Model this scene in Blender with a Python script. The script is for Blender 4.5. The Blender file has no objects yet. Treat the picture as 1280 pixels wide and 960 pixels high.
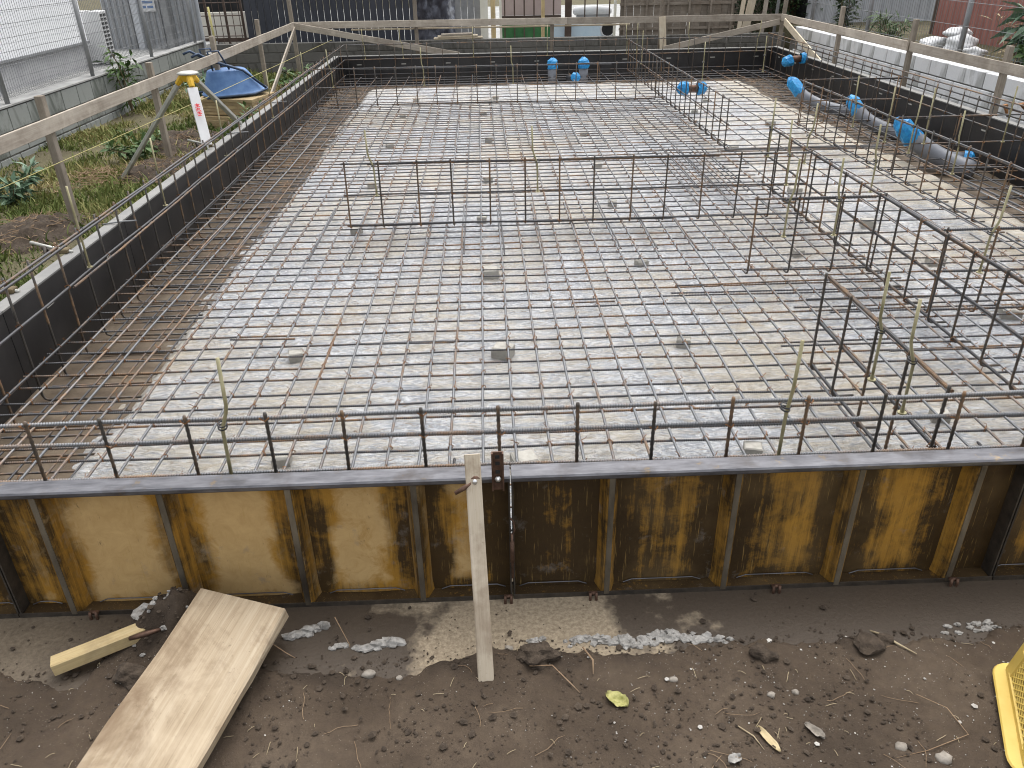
import bpy, math, random
import numpy as np
from mathutils import Vector, Matrix, Euler
random.seed(11)
rng = np.random.default_rng(11)
sc = bpy.context.scene
COL = sc.collection

# ------------------------------------------------------------------ camera
cam_d = bpy.data.cameras.new("camera"); cam = bpy.data.objects.new("camera", cam_d); COL.objects.link(cam)
R = Matrix(((0.99918879, 0.03196370, -0.02449720), (-0.03688594, 0.48225974, -0.87525138), (-0.01616226, 0.87544495, 0.48304753)))
cam.matrix_world = Matrix.Translation((0, 0, 2.29)) @ R.to_4x4()
cam_d.sensor_width = 36.0; cam_d.lens = 36.0 * 985 / 1280
cam_d.clip_start = 0.05; cam_d.clip_end = 500
sc.camera = cam
# ------------------------------------------------------------------ sky, sun, exposure
SUN_EL, SUN_AZ = math.radians(68), math.radians(20)      # azimuth from +Y towards +X: high, ahead of the camera behind thin cloud
w = bpy.data.worlds.new("World"); sc.world = w; w.use_nodes = True
wn = w.node_tree; bg = wn.nodes["Background"]
sky = wn.nodes.new("ShaderNodeTexSky"); sky.sky_type = 'NISHITA'; sky.sun_disc = False
sky.sun_elevation = SUN_EL; sky.sun_rotation = SUN_AZ; sky.dust_density = 4.0; sky.air_density = 1.0
hs = wn.nodes.new("ShaderNodeHueSaturation"); hs.inputs['Saturation'].default_value = 0.18
wn.links.new(sky.outputs[0], hs.inputs['Color']); wn.links.new(hs.outputs[0], bg.inputs['Color'])
bg.inputs['Strength'].default_value = 0.15
sd = bpy.data.lights.new("sun", 'SUN'); sd.energy = 0.65; sd.angle = math.radians(75); sd.color = (1.0, 0.96, 0.9)
sun = bpy.data.objects.new("sun", sd); COL.objects.link(sun)
sv = Vector((math.sin(SUN_AZ) * math.cos(SUN_EL), math.cos(SUN_AZ) * math.cos(SUN_EL), math.sin(SUN_EL)))
sun.rotation_euler = (-sv).to_track_quat('-Z', 'Y').to_euler(); sun.location = sv * 30
sc.view_settings.view_transform = 'Standard'; sc.view_settings.look = 'None'
sc.view_settings.gamma = 1.0; sc.view_settings.use_curve_mapping = False
sc.view_settings.exposure = 1.12
sc.cycles.filter_width = 1.1

# ------------------------------------------------------------------ numpy value noise
def _h(ix, iy, s):
    n = (ix.astype(np.int64) * 374761393 + iy.astype(np.int64) * 668265263 + s * 1442695041) & 0xffffffff
    n = ((n ^ (n >> 13)) * 1274126177) & 0xffffffff
    return ((n ^ (n >> 16)) & 0xffff) / 65535.0
def vnoise(x, y, s=0):
    x = np.asarray(x, float); y = np.asarray(y, float)
    ix = np.floor(x); iy = np.floor(y); fx = x - ix; fy = y - iy
    fx = fx * fx * (3 - 2 * fx); fy = fy * fy * (3 - 2 * fy)
    a = _h(ix, iy, s); b = _h(ix + 1, iy, s); c = _h(ix, iy + 1, s); d = _h(ix + 1, iy + 1, s)
    return (a + (b - a) * fx) * (1 - fy) + (c + (d - c) * fx) * fy
def fbm(x, y, s=0, o=4):
    t = 0; amp = .5; x = np.asarray(x, float); y = np.asarray(y, float)
    for k in range(o):
        t = t + amp * vnoise(x, y, s + k * 17); x = x * 2.03; y = y * 2.03; amp *= .5
    return t
def sstep(a, b, x):
    t = np.clip((x - a) / (b - a), 0, 1); return t * t * (3 - 2 * t)

# ------------------------------------------------------------------ materials
class NT:
    def __init__(s, name):
        s.m = bpy.data.materials.new(name); s.m.use_nodes = True; s.t = s.m.node_tree
        s.b = s.t.nodes["Principled BSDF"]; s._rand = None
    def n(s, k): return s.t.nodes.new(k)
    def L(s, a, b): s.t.links.new(a, b)
    def put(s, sock, v):
        if isinstance(v, bpy.types.NodeSocket): s.L(v, sock)
        elif isinstance(v, tuple) and len(v) == 3 and sock.type == 'RGBA': sock.default_value = (*v, 1)
        else: sock.default_value = v
    def rand(s):
        if s._rand is None: s._rand = s.n("ShaderNodeObjectInfo").outputs['Random']
        return s._rand
    def co(s, sc=(1, 1, 1), rnd=True):
        tc = s.n("ShaderNodeTexCoord").outputs['Object']
        mp = s.n("ShaderNodeMapping"); mp.inputs['Scale'].default_value = sc; s.L(tc, mp.inputs[0])
        if not rnd: return mp.outputs[0]
        m = s.math('MULTIPLY', s.rand(), 37.0)
        a = s.n("ShaderNodeVectorMath"); a.operation = 'ADD'; s.L(mp.outputs[0], a.inputs[0]); s.L(m, a.inputs[1]); return a.outputs[0]
    def noise(s, v, scale, det=4, rough=.55, dist=0.0):
        k = s.n("ShaderNodeTexNoise"); s.L(v, k.inputs['Vector']); k.inputs['Scale'].default_value = scale
        k.inputs['Detail'].default_value = det; k.inputs['Roughness'].default_value = rough; k.inputs['Distortion'].default_value = dist
        return k.outputs['Fac']
    def voro(s, v, scale, out='Distance'):
        k = s.n("ShaderNodeTexVoronoi"); s.L(v, k.inputs['Vector']); k.inputs['Scale'].default_value = scale; return k.outputs[out]
    def ramp(s, f, stops):
        k = s.n("ShaderNodeValToRGB"); e = k.color_ramp.elements
        while len(e) < len(stops): e.new(.5)
        for i, (p, c) in enumerate(stops):
            e[i].position = p; e[i].color = (c, c, c, 1) if not isinstance(c, tuple) else (*c, 1)
        s.L(f, k.inputs[0]); return k.outputs[0]
    def mix(s, f, a, b, mode='MIX'):
        k = s.n("ShaderNodeMix"); k.data_type = 'RGBA'; k.blend_type = mode
        s.put(k.inputs['Factor'], f); s.put(k.inputs[6], a); s.put(k.inputs[7], b); return k.outputs[2]
    def math(s, op, a, b=0.0, c=None):
        k = s.n("ShaderNodeMath"); k.operation = op; s.put(k.inputs[0], a); s.put(k.inputs[1], b)
        if c is not None: s.put(k.inputs[2], c)
        return k.outputs[0]
    def attr(s, name):
        k = s.n("ShaderNodeAttribute"); k.attribute_name = name; return k.outputs['Fac']
    def sep(s, v, ax):
        k = s.n("ShaderNodeSeparateXYZ"); s.L(v, k.inputs[0]); return k.outputs[ax]
    def bump(s, h, st=.4, d=.01):
        k = s.n("ShaderNodeBump"); k.inputs['Strength'].default_value = st; k.inputs['Distance'].default_value = d
        s.L(h, k.inputs['Height']); s.L(k.outputs[0], s.b.inputs['Normal'])
    def out(s, col, rough=.6, metal=0.0, spec=.5):
        s.put(s.b.inputs['Base Color'], col); s.put(s.b.inputs['Roughness'], rough); s.put(s.b.inputs['Metallic'], metal)
        s.b.inputs['Specular IOR Level'].default_value = spec
        return s.m

def mk_rebar(name, base, rust_lo, metal=.55):
    k = NT(name); v = k.co((1, 1, 1)); n1 = k.noise(v, 3.0, 5); n2 = k.noise(v, 26.0, 4, .6)
    f = k.math('ADD', k.math('MULTIPLY', n1, .65), k.math('MULTIPLY', n2, .35))
    f = k.math('ADD', f, k.math('MULTIPLY', k.math('SUBTRACT', k.rand(), .5), .16))
    rust = k.ramp(f, [(rust_lo, 0.0), (rust_lo + .14, 1.0)])
    steel = k.mix(n2, tuple(c * .72 for c in base), tuple(c * 1.3 for c in base))
    rc = k.mix(n2, (.13, .070, .034), (.33, .20, .10))
    c = k.mix(k.math('MULTIPLY', rust, .8), steel, rc)
    return k.out(c, k.math('ADD', .36, k.math('MULTIPLY', rust, .35)), k.math('SUBTRACT', metal, k.math('MULTIPLY', rust, metal * .8)))
def simple(name, c1, c2, scale=8, rough=.7, metal=0, bump=0.0, bs=40, stretch=(1, 1, 1), spec=.4, rnd=True, det=5):
    k = NT(name); v = k.co(stretch, rnd); n = k.noise(v, scale, det, .6)
    c = k.mix(k.ramp(n, [(.3, 0.0), (.7, 1.0)]), c1, c2)
    if bump: k.bump(k.noise(v, bs, 4, .6), bump, .01)
    return k.out(c, rough, metal, spec)
def mk_wood(name, c1, c2, c3, stain=.5, rough=.8, grime=(.12, .085, .055), fine_s=48):
    k = NT(name); v = k.co((1.1, fine_s, fine_s)); g = k.noise(v, 1.3, 7, .66, .5); u = k.co((1, 1, 1)); s = k.noise(u, 4.5, 7, .68, .4); b = k.noise(k.co((1, 2.2, 2.2)), 2.0, 4, .6)
    fine = k.noise(k.co((4, 260, 260)), 1.0, 3, .6); sp = k.noise(u, 60, 5, .7)
    c = k.ramp(k.math('ADD', k.math('MULTIPLY', g, .6), k.math('MULTIPLY', b, .4)), [(.34, c1), (.5, c2), (.66, c3)])
    c = k.mix(k.math('MULTIPLY', fine, .38), c, tuple(x * .5 for x in c1))
    c = k.mix(k.math('MULTIPLY', k.ramp(s, [(.47, 0.0), (.70, 1.0)]), stain), c, grime)
    c = k.mix(k.math('MULTIPLY', k.ramp(sp, [(.62, 0.0), (.72, 1.0)]), .5 * stain), c, tuple(x * .6 for x in grime))
    c = k.mix(k.math('MULTIPLY', k.ramp(k.noise(u, 2.3, 5, .6), [(.56, 0.0), (.72, 1.0)]), .45), c, tuple(min(.85, x * 1.2) for x in c3))
    k2 = k.math('ADD', k.math('MULTIPLY', g, .6), k.math('MULTIPLY', fine, .4)); k.bump(k2, .4, .004)
    t = k.math('MULTIPLY_ADD', k.rand(), .35, .82)
    hsv = k.n("ShaderNodeHueSaturation"); k.L(t, hsv.inputs['Value']); k.L(c, hsv.inputs['Color'])
    return k.out(hsv.outputs[0], rough, 0, .3)

MAT = {}
MAT['rebar'] = mk_rebar('rebar_steel', (.07, .07, .074), .50, .3)
MAT['rebar_top'] = mk_rebar('rebar_steel_sky_lit', (.20, .205, .213), .50, .45)  # paler twin of the bar steel, sky reflection put into its colour
MAT['stirrup'] = mk_rebar('stirrup_steel', (.075, .068, .06), .48, .35)
MAT['rust'] = simple('rust', (.16, .07, .03), (.36, .17, .06), 30, .85)
MAT['tie'] = simple('tie_wire_rust', (.13, .055, .025), (.34, .16, .06), 20, .8, .2)
MAT['brass'] = simple('zinc_plated_rod', (.22, .20, .10), (.44, .40, .25), 9, .42, .4)
MAT['brassold'] = simple('tarnished_rod', (.22, .19, .10), (.36, .31, .18), 9, .45, .4)
MAT['blackplastic'] = simple('black_tie', (.012, .012, .014), (.025, .025, .028), 8, .4)
MAT['wood_grey'] = mk_wood('weathered_board', (.33, .28, .23), (.47, .415, .345), (.56, .50, .42), .4)
MAT['wood_stake'] = mk_wood('weathered_stake', (.20, .17, .135), (.30, .26, .21), (.38, .33, .27), .5)
MAT['wood_pale'] = mk_wood('pale_batten', (.52, .43, .30), (.68, .59, .45), (.75, .67, .53), .3, .75, (.25, .18, .11))
MAT['wood_plank'] = mk_wood('dirty_scaffold_plank', (.21, .155, .10), (.33, .262, .178), (.43, .36, .265), .95, .85, (.15, .105, .065), 55)
MAT['wood_batten'] = mk_wood('weathered_pale_batten', (.40, .325, .24), (.60, .515, .395), (.70, .62, .50), .7, .8, (.20, .135, .085), 34)
MAT['wood_new'] = mk_wood('yellow_timber', (.42, .31, .15), (.54, .42, .22), (.62, .51, .31), .4, .7)
MAT['ply'] = mk_wood('yellow_plywood', (.34, .25, .13), (.44, .33, .18), (.52, .41, .25), .5)
MAT['blue'] = simple('blue_plastic', (.008, .15, .42), (.03, .33, .64), 22, .42, 0, .7, 22)
MAT['barrow_blue'] = simple('blue_barrow_paint', (.06, .14, .32), (.12, .23, .44), 7, .5, 0, .1, 30)
MAT['barrow_dark'] = simple('dark_blue_tube', (.03, .05, .09), (.06, .09, .15), 9, .45, .3)
MAT['pvc'] = simple('grey_pvc', (.13, .14, .16), (.21, .22, .245), 5, .42)
MAT['concblock'] = simple('spacer_concrete', (.27, .26, .23), (.42, .40, .36), 22, .95, 0, .3, 60)
MAT['conc'] = simple('grey_concrete', (.24, .24, .235), (.40, .40, .385), 4, .92, 0, .25, 50)
MAT['conc_white'] = simple('white_concrete_crumbs', (.185, .175, .16), (.40, .385, .36), 34, .95, 0, .4, 80)
MAT['galv'] = simple('galvanised_wire', (.17, .175, .18), (.26, .265, .27), 6, .5, .4)
MAT['galv_post'] = simple('grey_fence_post', (.20, .205, .21), (.28, .285, .29), 6, .55, .1)
MAT['brown_metal'] = simple('brown_metal', (.06, .04, .03), (.10, .07, .055), 9, .6, .2)
MAT['rod_string'] = simple('yellow_string', (.46, .41, .16), (.54, .48, .22), 9, .8)
MAT['white_paint'] = simple('white_enamel', (.64, .64, .64), (.74, .74, .74), 5, .35)
MAT['yellow'] = simple('yellow_plastic', (.60, .36, .02), (.70, .44, .04), 6, .45)
MAT['alu'] = simple('dull_aluminium', (.40, .40, .37), (.52, .52, .48), 12, .5, .4)
MAT['red'] = simple('red_print', (.60, .04, .05), (.68, .07, .08), 8, .6)
MAT['dark'] = simple('dark_void', (.012, .012, .013), (.03, .03, .03), 5, .8)
MAT['leaf'] = simple('leaf_green', (.045, .085, .028), (.10, .17, .05), 3, .55, 0, 0, 40, (1, 1, 1), .35)
MAT['leaf_dark'] = simple('leaf_dark_green', (.018, .040, .016), (.05, .085, .03), 4, .5, 0, 0, 40, (1, 1, 1), .35)
MAT['leaf_blue'] = simple('leaf_bluish_green', (.07, .13, .085), (.15, .23, .14), 4, .5)
MAT['leaf_lime'] = simple('leaf_lime', (.24, .40, .03), (.36, .52, .06), 4, .5)
MAT['stem'] = simple('plant_stem', (.10, .075, .04), (.18, .14, .08), 8, .85)
MAT['straw'] = simple('straw', (.30, .235, .14), (.48, .40, .26), 3, .85)
MAT['root'] = simple('dry_root', (.20, .13, .075), (.34, .24, .15), 4, .85)
MAT['dryleaf'] = simple('dry_leaf', (.36, .28, .15), (.52, .43, .26), 30, .8)
MAT['yleaf'] = simple('yellow_green_leaf', (.20, .20, .05), (.44, .41, .17), 60, .7)
MAT['stone'] = simple('weathered_stone', (.17, .15, .125), (.36, .325, .28), 24, .95, 0, .4, 60)
MAT['pebble'] = simple('pebble_mix', (.20, .18, .16), (.60, .58, .54), .7, .9)
MAT['clod'] = simple('soil_clod', (.028, .020, .014), (.085, .064, .046), 30, 1.0, 0, .6, 90)
MAT['crate'] = simple('yellow_crate_plastic', (.55, .39, .08), (.68, .50, .14), 6, .55, 0, .08, 30)
MAT['rustplate'] = simple('rusty_clamp_steel', (.07, .04, .028), (.17, .10, .07), 30, .6, .5, .2, 60)
MAT['bolt'] = simple('bright_bolt', (.60, .60, .60), (.78, .78, .78), 5, .3, .8)
MAT['siding_grey'] = simple('grey_sheet_siding', (.42, .44, .47), (.52, .54, .57), 2, .5)
MAT['siding_red'] = simple('red_brown_siding', (.27, .115, .095), (.36, .165, .135), 2, .55, 0, 0, 40, (3, 3, .5))
MAT['white_wall'] = simple('white_house_wall', (.82, .83, .85), (.90, .91, .92), 2, .6)
MAT['grey_wall'] = simple('grey_house_base', (.36, .36, .37), (.45, .45, .455), 3, .85, 0, .15, 40)
MAT['cream'] = simple('cream_wall', (.62, .59, .51), (.70, .67, .60), 2, .7)
MAT['pinkwall'] = simple('pinkish_wall', (.40, .31, .29), (.50, .40, .37), 2, .7)
MAT['green_sheet'] = simple('green_sheet', (.02, .11, .035), (.05, .19, .06), 3, .5)
MAT['skyblue'] = simple('pale_blue_panel', (.36, .52, .62), (.58, .66, .72), 1.5, .5)
MAT['styro'] = simple('white_foam', (.50, .51, .52), (.66, .67, .68), 4, .8)
MAT['oldwood_fence'] = mk_wood('old_fence_board', (.17, .14, .11), (.27, .23, .185), (.34, .30, .25), .5)
MAT['ivory_post'] = simple('ivory_post', (.60, .58, .48), (.72, .70, .62), 4, .6)

def mk_soil():
    k = NT('bare_soil'); v = k.co(rnd=False); n1 = k.noise(v, 2.2, 6, .6); n2 = k.noise(v, 30, 6, .65); n3 = k.noise(v, 160, 3, .7)
    c = k.ramp(n1, [(.25, (.036, .026, .0175)), (.5, (.078, .057, .039)), (.72, (.124, .094, .066))])
    c = k.mix(k.ramp(n2, [(.35, 0.0), (.65, .75)]), k.mix(.5, c, (.045, .033, .025)), c)
    spk = k.ramp(k.voro(v, 85), [(.06, 1.0), (.15, 0.0)])
    gate = k.ramp(k.noise(v, 9, 3), [(.46, 0.0), (.60, 1.0)])
    c = k.mix(k.math('MULTIPLY', k.math('MULTIPLY', spk, gate), .75), c, (.30, .26, .21))
    dark = k.attr('clod'); c = k.mix(k.math('MULTIPLY', dark, .7), c, (.032, .024, .018))
    h = k.math('ADD', k.math('MULTIPLY', n2, .7), k.math('MULTIPLY', n3, .3)); k.bump(h, .8, .012)
    return k.out(c, .95, 0, .25)
MAT['soil'] = mk_soil()
def mk_strip():
    k = NT('lean_concrete_strip'); v = k.co(rnd=False); x = k.sep(v, 0); n1 = k.noise(v, 3.3, 5, .6); n2 = k.noise(v, 60, 4, .7)
    inside = k.math('SUBTRACT', 1.0, k.math('ABSOLUTE', k.math('DIVIDE', k.math('SUBTRACT', x, .12), .62)))   # dry stretch round the middle
    f = k.math('ADD', k.math('MULTIPLY', inside, .45), k.math('SUBTRACT', n1, .5))
    wet = k.ramp(f, [(.06, 1.0), (.16, 0.0)])
    far = k.ramp(k.math('ADD', k.math('MULTIPLY', k.math('SUBTRACT', x, -1.95), .6), k.math('MULTIPLY', n1, .4)), [(.1, 1.0), (.5, 0.0)])
    dry = k.mix(k.ramp(n2, [(.3, 0.0), (.7, 1.0)]), (.17, .132, .09), (.37, .305, .215)); wt = k.mix(n2, (.042, .031, .022), (.080, .061, .044))
    c = k.mix(k.math('MULTIPLY', wet, k.math('SUBTRACT', 1.0, k.math('MULTIPLY', far, .6))), dry, wt)
    k.bump(n2, .5, .006)
    return k.out(c, k.math('SUBTRACT', .9, k.math('MULTIPLY', wet, .35)), 0, .4)
MAT['strip'] = mk_strip()
def mk_trench():
    k = NT('trench_mud'); v = k.co(rnd=False); n = k.noise(v, 4, 6, .6); n2 = k.noise(v, 40, 5, .65)
    c = k.ramp(n, [(.3, (.075, .055, .037)), (.55, (.135, .104, .072)), (.75, (.22, .18, .13))]); c = k.mix(k.math('MULTIPLY', n2, .5), c, (.11, .08, .055))  # mud tones darkened throughout, standing in for shade down in the trench
    k.bump(n2, .5, .01); return k.out(c, .8, 0, .35)
MAT['trench'] = mk_trench()
def mk_ground():
    k = NT('lot_earth'); v = k.co(rnd=False); n = k.noise(v, 1.1, 6, .6); n2 = k.noise(v, 25, 5, .65)
    c = k.ramp(n, [(.3, (.055, .05, .03)), (.52, (.10, .095, .05)), (.7, (.085, .062, .045))]); c = k.mix(n2, c, k.mix(.5, c, (.16, .13, .09)))
    k.bump(n2, .6, .03); return k.out(c, 1.0, 0, .2)
MAT['ground'] = mk_ground()
def mk_film():
    k = NT('polythene_film'); v = k.co(rnd=False)
    w1 = k.noise(k.co((1, 2.2, 1), False), 9, 7, .72, 2.2); w2 = k.noise(k.co((1.3, 1.0, 1), False), 38, 6, .75, 2.8); w3 = k.noise(v, 120, 4, .7)
    n = k.noise(v, .8, 5, .62, .4); n2 = k.noise(k.co((.7, 2.6, 1), False), 5.5, 7, .72, 1.4)
    mud = k.ramp(k.math('ADD', k.math('MULTIPLY', n, .5), k.math('MULTIPLY', n2, .5)), [(.465, 0.0), (.53, .55), (.62, 1.0)])
    streak = k.ramp(w1, [(.43, 0.0), (.56, 1.0)])
    base = k.mix(streak, (.46, .485, .53), (.86, .875, .89))  # wrinkle sheen put into the colour: white crests, greyer folds
    base = k.mix(k.math('MULTIPLY', k.ramp(w2, [(.48, 0.0), (.66, 1.0)]), .5), base, (.34, .34, .345))
    mc = k.mix(k.ramp(w2, [(.40, 0.0), (.60, 1.0)]), (.24, .165, .07), (.70, .60, .40))
    spots = k.ramp(k.noise(k.co((.8, 2.0, 1), False), 15, 7, .75, 1.6), [(.56, 0.0), (.62, 1.0)])
    c = k.mix(k.math('MULTIPLY', mud, .72), base, mc); c = k.mix(k.math('MULTIPLY', spots, .62), c, (.26, .17, .07))
    x = k.sep(v, 0); y = k.sep(v, 1)                      # dried silt towards the right and along the left edge
    silt = k.ramp(k.math('ADD', k.math('MULTIPLY', k.math('SUBTRACT', x, 3.85), .9), k.math('MULTIPLY', k.math('SUBTRACT', n2, .5), 1.6)), [(.1, 0.0), (.5, 1.0)])
    c = k.mix(k.math('MULTIPLY', silt, .7), c, k.mix(w3, (.40, .33, .22), (.58, .51, .38)))
    h = k.math('ADD', k.math('MULTIPLY', w1, .75), k.math('MULTIPLY', w2, .4)); k.bump(h, 1.0, .04)
    return k.out(c, k.math('ADD', .14, k.math('MULTIPLY', k.math('MAXIMUM', mud, silt), .45)), 0, .8)
MAT['film'] = mk_film()
def mk_formsteel(name, dusty):
    k = NT(name); v = k.co((1, 1, 1)); st = k.co((42, 42, 2.2)); n = k.noise(v, 4.0, 7, .68, .6); s = k.noise(st, 1.0, 6, .72); f = k.noise(v, 70, 5, .75); n8 = k.noise(v, 13, 7, .72, .8)
    ochre = k.mix(n8, (.21, .10, .014), (.56, .305, .05)); black = k.mix(f, (.005, .004, .003), (.028, .020, .013))
    dust = k.mix(n8, (.40, .25, .09), (.70, .50, .25))
    a = k.attr('rub')                                  # 1 where the paint is scrubbed off towards the ribs
    g = k.math('ADD', k.math('MULTIPLY', s, .35), k.math('ADD', k.math('MULTIPLY', n, .40), k.math('MULTIPLY', n8, .25)))
    g = k.math('ADD', g, k.math('MULTIPLY', k.math('SUBTRACT', a, .5), .16 if dusty else .13))
    by = k.attr('bay'); g = k.math('ADD', g, k.math('MULTIPLY', by, .10))
    lo = .475 if dusty else .385
    wear = k.ramp(g, [(lo, 0.0), (lo + .13, 1.0)])
    if dusty:
        d = k.ramp(k.math('ADD', k.math('SUBTRACT', 1.0, a), k.math('ADD', k.math('MULTIPLY', k.math('SUBTRACT', n, .5), 1.7), k.math('MULTIPLY', k.math('SUBTRACT', n8, .5), 1.1))), [(.28, 0.0), (.85, 1.0)]) if False else k.ramp(k.math('SUBTRACT', k.math('ADD', k.math('SUBTRACT', 1.0, a), k.math('ADD', k.math('MULTIPLY', k.math('SUBTRACT', n, .5), 1.7), k.math('MULTIPLY', k.math('SUBTRACT', n8, .5), 1.1))), k.math('MULTIPLY', by, .55)), [(.28, 0.0), (.85, 1.0)])
        c = k.mix(k.math('MULTIPLY', wear, .9), ochre, black); c = k.mix(k.math('MULTIPLY', d, .88), c, dust)
    else:
        c = k.mix(k.math('MULTIPLY', wear, .92), ochre, black)
        c = k.mix(k.math('MULTIPLY', k.ramp(k.noise(v, 2.6, 5), [(.48, 0.0), (.68, 1.0)]), .22), c, (.30, .20, .09))
    gr = k.ramp(k.noise(v, 7, 6, .7), [(.60, 0.0), (.70, 1.0)]); c = k.mix(k.math('MULTIPLY', gr, .45), c, (.22, .20, .18))
    scr = k.ramp(k.noise(k.co((150, 150, 6)), 1.0, 3, .7), [(.62, 0.0), (.68, 1.0)]); c = k.mix(k.math('MULTIPLY', k.math('MULTIPLY', scr, n), .8), c, (.46, .30, .10))
    sc2 = k.ramp(k.noise(k.co((26, 26, 9)), 1.0, 6, .75), [(.62, 0.0), (.70, 1.0)]); c = k.mix(k.math('MULTIPLY', sc2, .6), c, (.025, .02, .016))
    k.bump(k.math('ADD', k.math('MULTIPLY', f, .5), k.math('MULTIPLY', wear, .5)), .35, .004)
    return k.out(c, k.math('MULTIPLY_ADD', f, .25, .55), .05, .3)
MAT['form_dusty'] = mk_formsteel('dusty_ochre_form_steel', True)
MAT['form_ochre'] = mk_formsteel('worn_ochre_form_steel', False)
def mk_rail():
    k = NT('worn_bare_steel'); v = k.co((4, 20, 20)); n = k.noise(v, 2, 6, .65); f = k.noise(k.co((1, 1, 1)), 14, 5, .7)
    c = k.mix(k.ramp(n, [(.3, 0.0), (.7, 1.0)]), (.07, .07, .078), (.19, .19, .205)); c = k.mix(k.ramp(f, [(.62, 0.0), (.72, .7)]), c, (.33, .23, .10))
    c = k.mix(k.ramp(k.noise(k.co((1, 1, 1)), 7, 4), [(.55, 0.0), (.72, .7)]), c, (.055, .045, .04))
    return k.out(c, k.math('MULTIPLY_ADD', n, .25, .3), .6, .5)
MAT['rail'] = mk_rail()
MAT['rail_dark'] = simple('dark_form_steel', (.03, .026, .022), (.085, .07, .055), 18, .6, .35, .2, 50)
MAT['edge_worn'] = simple('worn_rib_edge', (.045, .036, .027), (.20, .17, .125), 9, .5, .25, .2, 60, (1, 1, .35))
MAT['blackform'] = simple('black_form_face', (.010, .010, .011), (.030, .029, .030), 2.5, .42, .1, .06, 20, (1, 1, 1), .5)
MAT['blackform_top'] = simple('grey_form_edge', (.17, .17, .168), (.27, .265, .25), 5, .65, .2)
def mk_blocks(name, lo, hi, grime):
    k = NT(name); v = k.co((1, 1, 1), False); n = k.noise(v, 1.6, 6, .6); f = k.noise(v, 45, 4, .7); r = k.math('MULTIPLY', k.rand(), .25)
    st = k.noise(k.co((2.2, 2.2, .8), False), 1.5, 6, .68, .5)
    c = k.mix(n, lo, hi); g = k.ramp(k.math('ADD', st, k.math('SUBTRACT', r, .12)), [(.5, 0.0), (.66, 1.0)]); c = k.mix(k.math('MULTIPLY', g, .8), c, grime)
    c = k.mix(k.math('MULTIPLY', f, .25), c, tuple(x * .5 for x in lo)); k.bump(f, .3, .006)
    return k.out(c, .95, 0, .25)
MAT['blk_left'] = mk_blocks('grey_block', (.22, .235, .225), (.34, .35, .33), (.075, .085, .07))
MAT['blk_far'] = mk_blocks('dark_block', (.13, .125, .115), (.21, .205, .19), (.07, .065, .058))
MAT['blk_right'] = mk_blocks('pale_block', (.80, .82, .84), (.92, .925, .93), (.36, .365, .35))
def mk_tarp():
    k = NT('black_tarp'); v = k.co((1, 1, .35), False); n = k.noise(v, 1.7, 5, .6, 1.0); c = k.mix(n, (.016, .018, .026), (.045, .05, .066)); k.bump(n, .5, .08); return k.out(c, .45, 0, .5)
MAT['tarp'] = mk_tarp()
def mk_foil():
    k = NT('crinkled_silver_sheet'); v = k.co((1, 1, .6), False); n = k.noise(v, 3, 4, .6, 1.0); c = k.ramp(n, [(.38, (.03, .03, .04)), (.56, (.09, .095, .12)), (.70, (.42, .44, .48))]); k.bump(n, .7, .06); return k.out(c, .3, .2, .5)  # silver highlights along the creases are put into the colour
MAT['foil'] = mk_foil()
def mk_grass():
    k = NT('grass_blade'); r = k.attr('tone'); c = k.ramp(r, [(0.0, (.075, .11, .025)), (.45, (.16, .19, .055)), (.75, (.30, .265, .11)), (1.0, (.42, .35, .18))]); return k.out(c, .7, 0, .25)
MAT['grass'] = mk_grass()

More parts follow.
